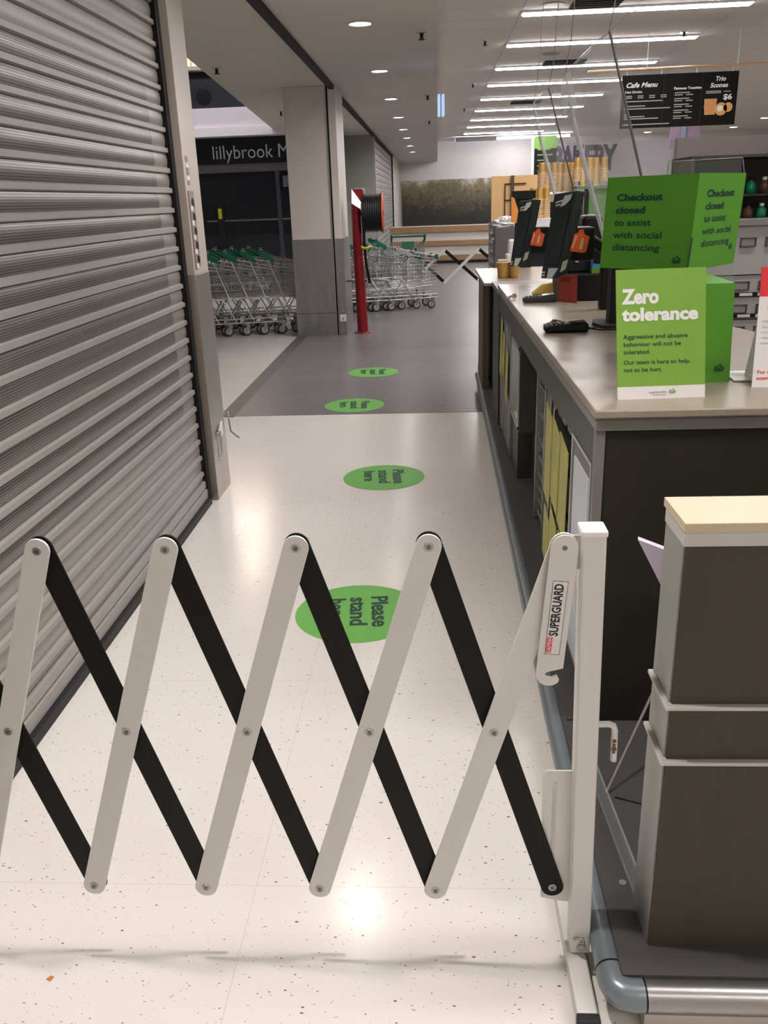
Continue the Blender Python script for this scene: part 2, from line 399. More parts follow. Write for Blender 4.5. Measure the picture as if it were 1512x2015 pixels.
MB().box((-1.16, 26.1, 0), (-1.10, 26.2, 2.7)).build('guide', M_dgrey, sh2)
# mullion post with key switches
mp = thing('shutter_post', 'cream post with key switch panel and steel skirt at the shutter end', 'post', (-1.25, 4.5, 0))
MB().box((-1.30, 4.385, 1.20), (-1.20, 4.66, 2.74)).build('painted_post', mat('beige_post_paint', (.50, .445, .395), .5, scale=2), mp, bev=.003)
MB().box((-1.302, 4.37, 0), (-1.197, 4.665, 1.20)).build('steel_skirt', mat('warm_stainless', (.40, .36, .325), .35, .8, var=.15, scale=4, stretch=(2, 2, .5)), mp, bev=.002)
MB().box((-1.27, 4.315, 0), (-1.235, 4.37, 2.74)).build('guide_channel', M_black, mp)
M_plate = mat('taupe_switch_plate', (.27, .22, .20), .5)
MB().box((-1.2, 4.405, 1.235), (-1.194, 4.495, 1.60)).build('switch_plate', M_plate, mp)
for i in range(5):
    z = 1.545-i*.0685
    sw = MB().disc((-1.194, 4.462, z), .020, (0, 1, 0), (0, 0, 1), (.003, 0, 0)).build('key_switch', M_black, mp)
    MB().box((-1.194, 4.412, z-.040), (-1.190, 4.445, z-.016)).build('switch_label', M_white, mp)
for i, (z, h, m) in enumerate(((1.735, .024, M_plate), (1.708, .012, M_white), (1.675, .03, M_plate), (1.65, .016, M_white), (1.628, .016, M_plate))):
    MB().box((-1.2, 4.425, z), (-1.197, 4.465, z+h)).build('tape_label', m, mp)
lt = thing('shutter_latch', 'bent wire latch with white tag on the steel skirt near the floor', 'latch', (-1.19, 4.5, .25))
MB().prism([(-1.19, 4.48, .31), (-1.19, 4.56, .33), (-1.19, 4.56, .40), (-1.19, 4.48, .365)], (.006, 0, 0)).build('tag', M_white, lt)
MB().tube([(-1.18, 4.40, .23), (-1.175, 4.40, .37), (-1.175, 4.46, .37), (-1.175, 4.46, .24), (-1.18, 4.42, .215)], .004, 6).build('wire_loop', M_alu, lt)
MB().tube([(-1.19, 4.60, .42), (-1.16, 4.62, .44), (-1.15, 4.58, .40), (-1.15, 4.6, .33), (-1.11, 4.62, .285)], .005, 6).build('hook', M_steel, lt)
# ------------------------------------------------------------------ ceiling lights, heads
for i, y in enumerate((-1.4, 1.42, 4.2, 7.0, 9.44, 11.95, 14.55, 17.0, 19.3, 22.1, 24.9)):
    t = thing('downlight', 'round recessed downlight, %s in the row along the soffit' % ('overhead beyond the top of the picture' if i < 3 else ['nearest', 'second nearest', 'third nearest', 'fourth nearest', 'fifth nearest', 'sixth nearest', 'seventh nearest', 'farthest'][i-3]), 'downlight', (-.503, y, 2.74), 'downlights along the soffit')
    MB().lathe((-.503, y, 0), [(.095, 2.741), (.10, 2.733), (.082, 2.730), (.078, 2.735)], 24).build('trim_ring', M_white, t)
    MB().disc((-.503, y, 2.737), .078, (1, 0, 0), (0, 1, 0), (0, 0, .002)).build('lens', M_dl, t)
    l = bpy.data.lights.new('downlight_lamp', 'SPOT'); l.energy = 28 if i != 1 else 82; l.spot_size = R_(110); l.spot_blend = .8; l.shadow_soft_size = .055; l.color = (1, .93, .86); l.specular_factor = .4 if i == 1 else 1
    lo = bpy.data.objects.new('downlight_lamp', l); COL.objects.link(lo); lo.location = (-.503, y, 2.72)
ordn = ['nearest', 'second', 'third', 'fourth', 'fifth', 'sixth', 'seventh', 'eighth', 'ninth']
ys = [10.35, 12.32, 14.4, 16.4, 18.6, 20.9, 23.3, 25.5, 28.0]
rows = [(y, 1.0, 3.36, 'the %s row seen from the walkway' % ordn[i]) for i, y in enumerate(ys)]
for y in (8.35, 6.4, 4.4, 1.38, -1.5): rows.append((y, 1.0, 3.36, None))
for (y, x0, x1, lab) in rows:
    xm = (x0+x1)/2
    t = thing('fluorescent_light', 'long twin fluorescent ceiling light, '+(lab or 'overhead row beyond the top of the picture'), 'ceiling light', (xm, y, 3.35), 'fluorescent lights in the shop ceiling')
    MB().box((x0-.02, y-.085, 3.33), (x1+.02, y+.085, 3.352)).build('housing', M_white, t)
    for a, b in ((x0, xm-.012), (xm+.012, x1)):
        MB().box((a, y-.07, 3.318), (b, y+.07, 3.331)).build('diffuser', M_tube, t)
o = MB().box((2.35, 30.3, 3.318), (3.1, 30.44, 3.35)).build('fluorescent_light', M_tube); tag(o, 'short fluorescent light farthest back, above the menu sign', 'ceiling light', 'fluorescent lights in the shop ceiling')
for (u, v, z, lab) in ((426, 133, 2.74, 'small sprinkler head in the soffit above the mall opening'), (553, 219, 2.74, 'small sprinkler head in the soffit left of the pillar'), (830, 63, 2.74, 'nearest small sprinkler head at the right of the soffit'), (842, 187, 2.74, 'second sprinkler head along the right of the soffit'), (845, 237, 2.74, 'third sprinkler head along the right of the soffit'),
                       (955, 80, 3.35, 'nearest sprinkler head in the tiled ceiling'), (931, 165, 3.35, 'second sprinkler head in the tiled ceiling'), (914, 214, 3.35, 'third sprinkler head in the tiled ceiling'), (1347, 62, 3.35, 'sprinkler head between the first two long lights')):
    p = atz(u, v, z)
    t = thing('sprinkler_head', lab, 'sprinkler', (p.x, p.y, z), 'sprinkler heads')
    MB().lathe((p.x, p.y, 0), [(.045, z+.001), (.045, z-.006), (.02, z-.010)], 14).build('escutcheon', M_alu, t)
    MB().tube([(p.x, p.y, z), (p.x, p.y, z-.045)], .014, 8).disc((p.x, p.y, z-.055), .026, (1, 0, 0), (0, 1, 0), (0, 0, .006), 12).build('nozzle', M_dgrey, t)
for (u, v, w_, lab) in ((1175, 3, .5, 'square black air vent at the top edge of the picture'), (1110, 122, .6, 'slatted air vent between the second and third lights'), (1035, 200, .6, 'slatted air vent behind the hanging screen')):
    p = atz(u, v, 3.35); m_ = MB()
    for k in range(5): m_.box((p.x-w_/2, p.y-.22+k*.1, 3.325), (p.x+w_/2, p.y-.18+k*.1, 3.352))
    tag(m_.build('ceiling_vent', M_dgrey), lab, 'vent')
for (u, v, lab) in ((1085, 105, 'round ceiling speaker by the air vent'), (1090, 8, 'round ceiling speaker at the top of the picture')):
    p = atz(u, v, 3.35); tag(MB().disc((p.x, p.y, 3.34), .12, (1, 0, 0), (0, 1, 0), (0, 0, .012)).build('ceiling_speaker', M_trim), lab, 'speaker')
p = aty(868, 205, 9)
t = thing('exit_sign', 'small pale blue lit sign hanging at the soffit edge', 'sign', (p.x+.02, 9.2, 2.30))
MB().box((p.x-.03, 9.0, 2.29), (p.x-.005, 9.35, 2.46)).box((p.x+.01, 9.0, 2.29), (p.x+.035, 9.35, 2.46)).build('sign_panel', emis('blue_lit', (.45, .62, 1.), .6), t)
MB().tube([(p.x-.01, 9.17, 2.45), (p.x-.06, 9.17, 2.75)], .003, 5).build('stem', M_grey, t)
# ------------------------------------------------------------------ floor stickers
for i, (x, y, lab) in enumerate(((-.312, 2.996, 'nearest round green floor sticker, behind the scissor barrier'), (-.302, 4.733, 'round green floor sticker in the middle of the cream floor'), (-.636, 6.608, 'round green floor sticker at the edge of the grey floor'), (-.574, 7.975, 'farthest round green floor sticker on the grey floor'))):
    z = .0005 if y < 6.3 else .0025
    t = thing('floor_sticker', lab, 'sticker', (x, y, z), 'please stand here stickers')
    MB().disc((x, y, z), .238 if i else .248, (1, 0, 0), (0, 1, 0), (0, 0, .0008), 64).build('disc', M_disc, t)
    U = V((.08, -1, 0)); W = V((1, .08, 0))
    for j, s in enumerate(('Please', 'stand', 'here')):
        text(s, V((x, y, z+.0016))+W.normalized()*(.055-.085*j)-U.normalized()*(.136-.004*j), U, W, .066, M_ink, t, bold=.024, width=(.265, .245, .195)[j], lift=.0006)
# ------------------------------------------------------------------ near scissor barrier
def scissor(name, label, Yp, tops, bots, zt, zb, wdt, first_extra=True):
    pass
bt = thing('scissor_barrier', 'white and black expanding scissor barrier across the near walkway', 'barrier', (.27, 1.375, 0))
def bar(p, q, w_, y, th, m, parent, ext=True, name='bar'):
    p = V((p[0], y, p[1])); q = V((q[0], y, q[1])); d_ = (q-p).normalized(); n_ = V((d_.z, 0, -d_.x)); pts = []
    for k in range(13): a = -math.pi/2+math.pi*k/12; pts.append(q+d_*math.cos(a)*w_/2+n_*math.sin(a)*w_/2)
    for k in range(13): a = math.pi/2+math.pi*k/12; pts.append(p+d_*math.cos(a)*w_/2+n_*math.sin(a)*w_/2)
    return MB().prism(pts, (0, th, 0)).build(name, m, parent, bev=.0008)
YW, YB = 1.366, 1.379
tx = [.220-.2335*k for k in range(7)]; tx[0] = .219; bx = [.227-.2385*k for k in range(7)]
ZT, ZB = .953, .192
for k in range(6):
    bar((tx[k], ZT), (bx[k+1], ZB), .0455, YW, .005, M_wpow, bt)
    bar((tx[k+1], ZT), (bx[k], ZB), .0455, YB, .005, M_bpow, bt)
M_rivet = mat('steel_rivet', (.42, .41, .40), .3, .9)
for k in range(7):
    for (x, z, yy) in ((tx[k], ZT, YW-.010 if k == 0 else YW), ((tx[k]+bx[k+1])/2 if k < 6 else None, (ZT+ZB)/2, YW), (bx[k], ZB, YB if k == 0 else YW)):
        if x is None or x < -1.2: continue
        rv = MB().disc((x, yy, z), .0085, (1, 0, 0), (0, 0, 1), (0, -.0022, 0), 20).build('rivet', M_rivet, bt, bev=.0008)
        MB().disc((x, yy-.0022, z), .0045, (1, 0, 0), (0, 0, 1), (0, -.0012, 0), 14).build('rivet_core', mat('dark_rivet', (.16, .16, .16), .35, .8), rv)
# post, foot, brackets
a = .0205
MB().hexa([(.265, 1.352, .045), (.305, 1.352, .045), (.305, 1.398, .045), (.265, 1.398, .045)], [(.248, 1.352, .978), (.289, 1.352, .978), (.289, 1.398, .978), (.248, 1.398, .978)]).build('post', M_wpow, bt, bev=.003)
MB().box((.246, 1.350, .972), (.291, 1.400, .984)).build('post_cap', M_white, bt, bev=.003)
MB().box((.258, 1.215, .002), (.298, 1.545, .042)).build('foot', M_wpow, bt, bev=.004)
MB().box((.256, 1.196, .001), (.300, 1.216, .044)).build('foot_cap', M_rub, bt, bev=.003)
MB().disc((.287, 1.351, .062), .009, (1, 0, 0), (0, 0, 1), (0, -.003, 0)).build('bolt', M_rivet, bt)
MB().tube([(.272, 1.351, .083), (.276, 1.343, .095), (.288, 1.343, .094), (.290, 1.343, .082), (.284, 1.35, .076)], .0028, 6).build('pin_clip', M_rivet, bt)
MB().prism([(.25, 1.374, .968), (.214, 1.374, .968), (.203, 1.374, .962), (.196, 1.374, .952), (.196, 1.374, .90), (.25, 1.374, .905)], (0, .004, 0)).build('top_bracket', M_wpow, bt)
MB().prism([(.262, 1.385, .472), (.208, 1.385, .472), (.2015, 1.385, .466), (.201, 1.385, .46), (.205, 1.385, .16), (.25, 1.385, .15), (.275, 1.385, .15)], (0, .004, 0)).build('slotted_bracket', M_wpow, bt)
MB().box((.222, 1.3838, .27), (.2285, 1.3852, .445)).build('slot', M_rivet, bt)
hd = MB().tube([(.295, 1.375, .585), (.318, 1.375, .586), (.327, 1.375, .582), (.330, 1.375, .572), (.331, 1.375, .505)], .0062, 10).build('handle', M_wpow, bt)
M_rust = mat('rust_chips', (.16, .08, .04), .8, scale=60, var=.4)
for zz, ww in ((.553, .004), (.535, .005), (.528, .003), (.544, .003)):
    MB().disc((.329, 1.3685, zz), ww, (1, 0, 0), (0, 0, 1), (0, -.0012, 0), 7).build('rust_patch', M_rust, hd)
# hanging lock arm with hook notch and sticker
pa = V((.219, 0, .953)); pb = V((.2005, 0, .706)); dd = (pb-pa).normalized(); nn = V((-dd.z, 0, dd.x)); hw = .0235
pts = []
for k in range(13): an = math.pi/2+math.pi*k/12; pts.append(pa+dd*math.cos(an)*hw-nn*-math.sin(an)*hw)
fl = [pb+dd*0+(-nn)*hw]
L_ = [pa+nn*hw*math.cos(math.pi*k/12)-dd*hw*math.sin(math.pi*k/12) for k in range(13)]    # over the top from +n to -n
B_ = [pb-nn*hw*math.cos(math.pi*k/12)+dd*hw*math.sin(math.pi*k/12) for k in range(10)]     # around bottom from -n
tip = pb+nn*.019+dd*.010
notch = [tip, pb+nn*.014+dd*.001, pb+nn*.004+dd*.006, pb-nn*.006+dd*.005, pb-nn*.008-dd*.001, pb-nn*.004-dd*.005, pb+nn*.006-dd*.008, pb+nn*hw-dd*.014]
mbp = MB(); ptsp = [V((q.x, 1.353, q.z)) for q in L_+B_+notch]
mbp.prism(ptsp, (0, .004, 0)); lk = mbp.build('lock_arm', M_wpow, bt)
UW = -dd; WW = -nn   # sticker reads bottom to top
def sp_(a_, b_, y=1.353): q = pa+dd*a_+nn*b_; return V((q.x, y, q.z))
MB().prism([sp_(.062, -.013), sp_(.062, .0135), sp_(.206, .0135), sp_(.206, -.013)], (0, -.0006, 0)).build('sticker', M_white, lk)
MB().prism([sp_(.172, -.0115, 1.3523), sp_(.172, -.002, 1.3523), sp_(.203, -.002, 1.3523), sp_(.203, -.0115, 1.3523)], (0, -.0004, 0)).build('caution_band', M_redink, lk)
for (a0, b0, a1, b1) in ((.062, -.013, .206, -.0122), (.062, .0127, .206, .0135), (.062, -.013, .0628, .0135), (.2052, -.013, .206, .0135)):
    MB().prism([sp_(a0, b0, 1.3524), sp_(a0, b1, 1.3524), sp_(a1, b1, 1.3524), sp_(a1, b0, 1.3524)], (0, -.0003, 0)).build('sticker_border', M_text, lk)
text('SUPERGUARD', sp_(.169, .0056, 1.3524), UW, WW, .0152, M_text, lk, width=.102, bold=.03, lift=.0006)
text('SUPERGUARD', sp_(.1687, .0056, 1.3522), UW, WW, .0152, M_text, lk, width=.1016, bold=.0, lift=.0006)
text('CAUTION', sp_(.202, -.0038, 1.3519), UW, WW, .006, M_white, lk, width=.029, bold=.02, lift=.0003)
for b0 in (.0065, .0095):
    MB().prism([sp_(.07, b0, 1.3524), sp_(.07, b0+.001, 1.3524), sp_(.168, b0+.001, 1.3524), sp_(.168, b0, 1.3524)], (0, -.0003, 0)).build('fine_print', M_slabel, lk)
for b0 in (.001, .004, .007, .010):
    MB().prism([sp_(.173, b0, 1.3524), sp_(.173, b0+.001, 1.3524), sp_(.202, b0+.001, 1.3524), sp_(.202, b0, 1.3524)], (0, -.0003, 0)).build('fine_print', M_slabel, lk)
# ------------------------------------------------------------------ far scissor barrier
b2 = thing('scissor_barrier', 'small distant scissor barrier crossing the grey floor beyond the trolleys', 'barrier', (.5, 15.5, 0))
def zx(u, v, y=15.5): q = aty(u, v, y); return (q.x, q.z)
T1, T2, B1, B2_ = zx(875, 492), zx(942, 489), zx(875, 556), zx(942, 551)
T0 = (T1[0]-(T2[0]-T1[0]), T1[1]); B0 = (B1[0]-(B2_[0]-B1[0]), B1[1]); T3 = (T2[0]+(T2[0]-T1[0]), T2[1]); B3 = (B2_[0]+(B2_[0]-B1[0]), B2_[1])
for p_, q_ in ((T1, B0), (T2, B1), (T3, B2_)): bar(p_, q_, .05, 15.49, .008, M_wpow, b2)
for p_, q_ in ((T0, B1), (T1, B2_), (T2, B3)): bar(p_, q_, .055, 15.505, .008, M_bpow, b2)
MB().box((T3[0]+.02, 15.48, 0), (T3[0]+.06, 15.53, T1[1]+.02)).build('post', M_wpow, b2)
MB().box((T0[0]-.06, 15.48, 0), (T0[0]-.02, 15.53, T1[1]+.02)).build('post', M_wpow, b2)
# ------------------------------------------------------------------ checkout platform and rail
pf = MB().prism([(.343, 1.236, .05), (2.6, 1.236, .05), (2.6, 7.6, .05), (.392, 7.6, .05)], (0, 0, .07)).box((.43, 1.30, 0), (2.6, 7.5, .05)).build('checkout_platform', M_plat); tag(pf, 'long low dark grey platform under the checkout counters', 'platform')
MB().box((.362, 2.078, .1195), (2.0, 2.084, .1208)).build('joint', M_black, pf)
MB().prism([(.43, 1.752, .1202), (.60, 1.68, .1202), (.60, 1.676, .1202), (.43, 1.746, .1202)], (0, 0, .0008)).build('joint', M_black, pf)
MB().disc((.392, 1.47, .1203), .008, (1, 0, 0), (0, 1, 0), (0, 0, .0006), 14).build('floor_spot', M_trim, pf)
rl = thing('bumper_rail', 'tubular grey bumper rail around the platform edge', 'rail', (.33, 1.25, 0))
RZ, RR = .089, .029
cx_, cy_ = .330, 1.218
MB().tube([(cx_, cy_+.055, RZ), (cx_+.05, 7.3, RZ)], RR, 20).build('side_tube', M_rail, rl)
MB().tube([(cx_+.052, cy_, RZ), (2.6, cy_, RZ)], RR, 20).build('front_tube', mat('satin_steel_tube', (.32, .31, .30), .33, .85, stretch=(.2, 8, 8)), rl)
el = [(cx_, cy_+.052, RZ), (cx_, cy_+.03, RZ), (cx_+.004, cy_+.014, RZ), (cx_+.014, cy_+.004, RZ), (cx_+.03, cy_, RZ), (cx_+.05, cy_, RZ)]
MB().tube(el, RR+.001, 20).build('elbow', M_rail, rl)
MB().tube([(cx_, cy_+.052, RZ), (cx_, cy_+.056, RZ)], RR+.0015, 20).build('joint_ring', M_black, rl)
MB().tube([(cx_+.05, cy_, RZ), (cx_+.0535, cy_, RZ)], RR+.0015, 20).build('joint_ring', M_black, rl)
MB().box((.385, cy_-.005, .0), (2.6, cy_+.07, .045)).build('plinth', mat('cream_plinth', (.45, .41, .36), .5), rl)
# ------------------------------------------------------------------ bagging end panel (near right)
bp = thing('bagging_panel', 'near brown laminate end panel with cream top at right', 'panel', (.9, 1.36, .12))
X0 = .408
MB().box((X0, 1.305, .12), (2.0, 1.415, .985)).build('body', [M_bag], bp)
MB().box((X0-.004, 1.311, .12), (X0+.002, 1.42, .985)).build('edge_board', mat('satin_grey_edge', (.30, .30, .295), .38, .6), bp)
MB().box((X0-.006, 1.300, .9755), (2.0, 1.42, 1.002)).build('metal_band', M_alu if False else mat('pale_band', (.50, .49, .46), .35, .3), bp)
MB().box((X0-.009, 1.294, 1.002), (2.02, 1.425, 1.018)).build('top', mat('cream_board_top', (.55, .45, .31), .4, scale=80), bp, bev=.001)
for z in (.667, .552):
    MB().box((X0-.013, 1.294, z), (2.0, 1.425, z+.008)).build('trim_strip', mat('pale_band', (.5, .5, .5)), bp, bev=.002)
lf = thing('leaflet_stack', 'pale folded leaflets sticking out beside the brown panel', 'leaflets', (.42, 1.5, .78))
pA, pB, pC = aty(1256, 1062, 1.52), aty(1330, 1090, 1.50), aty(1314, 1178, 1.50)
MB().prism([pA, pB, pC, pC+V((-.006, 0, .012))], (.004, .016, 0)).build('leaflet', mat('lilac_paper', (.62, .57, .68), .5), lf)
n0 = aty(1284, 1082, 1.515); n1 = aty(1306, 1098, 1.515); n2 = aty(1306, 1112, 1.515); n3 = aty(1290, 1095, 1.515)
MB().prism([n0-V((0, .004, 0)), n1-V((0, .004, 0)), n2-V((0, .004, 0)), n3-V((0, .004, 0))], (0, -.0008, 0)).build('print_block', M_slabel, lf)
n0 = aty(1302, 1100, 1.51); n1 = aty(1320, 1106, 1.51); n2 = aty(1318, 1122, 1.51)
MB().prism([n0-V((0, .006, 0)), n1-V((0, .006, 0)), n2-V((0, .006, 0))], (0, -.0008, 0)).build('print_mark', mat('blue_ink', (.05, .08, .35), .5), lf)
ac = thing('acrylic_divider', 'clear acrylic strips standing on the platform behind the white post', 'divider', (.40, 1.7, .12))
MB().hexa([(.372, 2.02, .121), (.377, 2.02, .121), (.415, 1.40, .121), (.410, 1.40, .121)], [(.372, 2.02, .19), (.377, 2.02, .19), (.415, 1.40, .19), (.410, 1.40, .19)]).build('low_strip', mat('smoky_acrylic', (.45, .48, .50), .08, var=0, alpha=.3), ac)
MB().tube([(.412, 1.76, .125), (.555, 1.93, .31)], .004, 6).build('brace', M_grey, ac)
# ------------------------------------------------------------------ checkout counter
ct = thing('checkout_counter', 'long charcoal checkout counter with cream top and yellow ticket racks', 'counter', (.9, 3.7, .12))
tp = [(.392, 2.062), (2.1, 2.062), (2.1, 2.85), (1.45, 2.95), (1.2, 3.2), (1.08, 3.7), (1.02, 5.35), (.392, 5.35)]
MB().prism([V((x, y, .998)) for x, y in tp], (0, 0, .022)).build('worktop', M_top, ct, bev=.004)
MB().prism([V((.40+(x-.392)*.99, 2.075+(y-2.062)*.996, .965)) for x, y in tp], (0, 0, .033)).build('edge_band', M_trim, ct)
MB().box((.405, 2.112, .865), (1.0, 5.33, .965)).build('fascia', M_cdark, ct)
MB().box((.425, 2.084, .12), (2.05, 2.14, .965)).build('end_panel', M_cend, ct)
MB().box((.402, 2.080, .12), (.425, 2.112, .965)).build('corner_trim', M_grey, ct)
MB().box((.505, 2.14, .12), (.95, 5.32, .865)).build('carcass', M_cdark, ct)
MB().box((.42, 5.28, .12), (.95, 5.33, .9)).build('far_end', M_cdark, ct)
# advertising screen
sc = MB().box((.412, 2.13, .17), (.505, 2.50, .862)).build('display_frame', M_grey, ct, bev=.003)
MB().box((.407, 2.15, .19), (.413, 2.165, .845)).box((.407, 2.455, .19), (.413, 2.475, .845)).box((.407, 2.15, .845), (.413, 2.475, .857)).build('silver_trim', M_alu, sc)
MB().box((.408, 2.185, .2), (.4125, 2.425, .80)).build('display_panel', mat('pale_poster', (.62, .66, .74), .3, var=.05), sc)
MB().prism([(.4075, 2.21, .36), (.4075, 2.21, .40), (.4075, 2.33, .47), (.4075, 2.33, .43)], (-.0005, 0, 0)).build('poster_streak', mat('pink_print', (.75, .5, .5), .4), sc)
# rack with tickets
rk = MB().box((.43, 2.535, .13), (.438, 2.55, .862)).box((.43, 3.10, .13), (.438, 3.115, .862)).box((.43, 2.53, .13), (.505, 2.538, .862)).build('ticket_rack', M_alu, ct)
for z in (.20, .34, .50, .66, .82): MB().box((.428, 2.54, z), (.442, 3.11, z+.012)).build('rack_shelf', M_grey, rk)
for yy, z0, z1, w_ in ((2.635, .47, .79, .20), (2.82, .50, .80, .20), (3.00, .46, .81, .18), (2.63, .27, .45, .17), (2.82, .29, .47, .18), (2.64, .13, .26, .18), (2.82, .13, .27, .18), (2.99, .22, .42, .16)):
    MB().hexa([(.404, yy-w_/2, z0), (.407, yy-w_/2, z0), (.412, yy+w_/2, z0+.01), (.409, yy+w_/2, z0+.01)], [(.407, yy-w_/2, z1-.02), (.410, yy-w_/2, z1-.02), (.414, yy+w_/2, z1), (.411, yy+w_/2, z1)]).build('yellow_ticket', M_yellow, ct)
for yy in (2.58, 2.68, 2.80, 2.90, 3.02):
    MB().box((.432, yy-.035, .80), (.436, yy+.035, .85)).build('rack_card', mat('tan_card', (.38, .33, .24), .5), ct)
# grey rack
for yy in (3.15, 3.42, 3.70): MB().box((.45, yy, .13), (.505, yy+.02, .862)).build('rack_upright', M_alu, ct)
for z in (.16, .22, .28, .34, .42, .5, .62, .74): MB().box((.462, 3.15, z), (.47, 3.72, z+.006)).build('rack_wire', M_grey, ct)
MB().box((.455, 3.18, .45), (.458, 3.40, .82)).build('rack_panel', mat('slate_card', (.16, .16, .17), .5), ct)
# projecting box
pbx = MB().box((.405, 4.02, .44), (.505, 4.46, .864)).build('display_case', M_cdark, ct, bev=.002)
MB().box((.400, 4.03, .455), (.406, 4.055, .85)).box((.400, 4.42, .455), (.406, 4.445, .85)).box((.400, 4.03, .835), (.406, 4.445, .85)).box((.4, 4.03, .455), (.406, 4.445, .47)).build('case_frame', M_alu, pbx)
MB().box((.402, 4.06, .475), (.4055, 4.415, .83)).build('case_glass', mat('greenish_glass', (.25, .28, .26), .12), pbx)
MB().box((.43, 4.3, .12), (.505, 4.62, .44)).build('support_block', M_cdark, ct)
for y0, y1 in ((4.62, 4.92), (5.0, 5.28)):
    MB().box((.42, y0, .15), (.505, y1, .862)).build('far_rack', M_grey, ct)
    MB().box((.412, y0+.01, .17), (.421, y0+.025, .85)).box((.412, y1-.02, .17), (.421, y1-.005, .85)).build('rack_frame', M_alu, ct)
for yy, z0, z1 in ((4.80, .42, .72), (5.02, .52, .78), (5.2, .48, .84)):
    MB().prism([(.404, yy-.07, z0), (.404, yy+.06, z0+.03), (.41, yy+.06, z1), (.41, yy-.07, z1-.02)], (.002, 0, 0)).build('yellow_ticket', M_yellow, ct)
# ------------------------------------------------------------------ second counter beyond
c2 = thing('service_counter', 'second cream-topped counter with woodgrain side beyond the first', 'counter', (.8, 6.7, .12))
MB().box((.345, 5.95, .955), (1.35, 7.25, .975)).build('worktop', M_top, c2, bev=.004)
MB().box((.375, 6.6, .0), (.42, 7.2, .955)).build('side_panel', mat('taupe_woodgrain', (.17, .125, .10), .5, scale=8, stretch=(1, 6, .4), var=.2), c2)
MB().box((.45, 6.0, .0), (1.3, 7.15, .955)).build('body', M_cdark, c2)
MB().box((.41, 5.45, .12), (1.2, 5.95, .955)).build('return_body', M_cdark, c2)
MB().box((.40, 5.43, .955), (1.25, 5.952, .985)).build('return_top', M_trim, c2)
# ------------------------------------------------------------------ things on the counter
ZT1 = 1.02
sg = thing('counter_sign', 'light green zero tolerance sign standing on the counter edge', 'sign', (.58, 2.2, ZT1))
S0 = V((.470, 2.174, ZT1)); S1 = V((.693, 2.188, ZT1)); US = (S1-S0).normalized(); WS = V((-.0165, .035, .32)).normalized(); hS = .322
def sgp(a_, b_, off=0): return S0+US*a_+WS*b_+US.cross(WS)*off
wS = .224; NS = US.cross(WS)
MB().prism([sgp(0, .032), sgp(wS, .032), sgp(wS, hS), sgp(0, hS)], NS*-.004).build('green_face', M_sgreen, sg)
MB().prism([sgp(0, 0), sgp(wS, 0), sgp(wS, .032), sgp(0, .032)], NS*-.004).build('white_footer', M_white, sg)
MB().prism([sgp(.03, .30, -.004), sgp(wS-.03, .30, -.004), V((.66, 2.33, ZT1)), V((.51, 2.32, ZT1))], (0, .003, 0)).build('back_leg', M_white, sg)
text('Zero', sgp(.016, .240), US, WS, .034, M_off, sg, bold=.045, width=.090)
text('tolerance', sgp(.015, .198), US, WS, .030, M_off, sg, bold=.045, width=.190)
for i, (s, w_) in enumerate((('Aggressive and abusive', .163), ('behaviour will not be', .146), ('tolerated.', .068), ('Our team is here to help,', .170), ('not to be hurt.', .098))):
    text(s, sgp(.016, (.153, .134, .115, .089, .070)[i]), US, WS, .0105, M_ink, sg, bold=.008, width=w_)
text('woolworths', sgp(.080, .014), US, WS, .006, M_grey, sg, width=.046)
text('The fresh food people', sgp(.088, .0085), US, WS, .003, M_text, sg, width=.036)
def logo(c, U, W, s, m, parent):
    U = V(U).normalized(); W = V(W).normalized(); Nn = U.cross(W)*.001; mb = MB(); n = 26
    def stroke(pp, th):
        for i in range(len(pp)-1):
            a_, b_ = pp[i], pp[i+1]; t_ = (b_-a_).normalized(); q = V((-t_.y, t_.x))*th/2
            P4 = [a_-q, b_-q, b_+q, a_+q]
            mb.add([V(c)+U*x.x*s+W*x.y*s+Nn for x in P4], [(0, 1, 2, 3)])
    arc = lambda ox, oy, r_, a0, a1, k=16: [V((ox+r_*math.cos(R_(a0+(a1-a0)*i/k)), oy+r_*math.sin(R_(a0+(a1-a0)*i/k)))) for i in range(k+1)]
    stroke(arc(-.22, 0, .26, 75, 330), .11); stroke(arc(.22, 0, .26, 105, -150), .11)
    stroke(arc(-.22, 0, .12, 0, 360), .08); stroke(arc(.22, 0, .12, 0, 360), .08)
    stroke(arc(.0, .1, .16, 200, 340), .09)
    stroke(arc(.22, .28, .22, 175, 95), .09); stroke([V((.0, .3)), V((.2, .48))], .1)
    return mb.build('emblem', m, parent)
logo(sgp(.140, .017), US, WS, .016, M_sgreen, sg)
bx1 = thing('cardboard_cover', 'lower green cardboard box standing on the counter behind the sign', 'box', (.70, 2.5, ZT1))
ztop = 1.285
MB().hexa([(.60, 2.362, ZT1), (.812, 2.366, ZT1), (.83, 2.70, ZT1), (.62, 2.70, ZT1)], [(.594, 2.362, ztop), (.800, 2.366, ztop), (.822, 2.70, ztop), (.615, 2.70, ztop)]).build('carton', M_bgreen, bx1)
logo(V((.779, 2.3625, 1.058)), (1, 0, 0), (-.04, 0, 1), .025, M_ink, bx1)
bx2 = thing('cardboard_cover', 'large upper green checkout closed box on top of the other box', 'box', (.80, 2.9, ztop))
yL, yC, yR = 2.98, 2.74, 3.0
TL, TC, TR = aty(1197, 352, yL), aty(1378, 340, yC), aty(1470, 338, yR)
BL, BC, BR = aty(1188, 552, yL), aty(1364, 556, yC), aty(1452, 537, yR)
zb_ = ztop+.001
for q in (BL, BC, BR): q.z = zb_
zt_ = (TL.z+TC.z+TR.z)/3
TC.z = TL.z = TR.z = zt_
BL = V((TL.x-.012, TL.y, zb_)); BC = V((TC.x-.012, TC.y, zb_)); BR = V((TR.x-.012, TR.y, zb_))
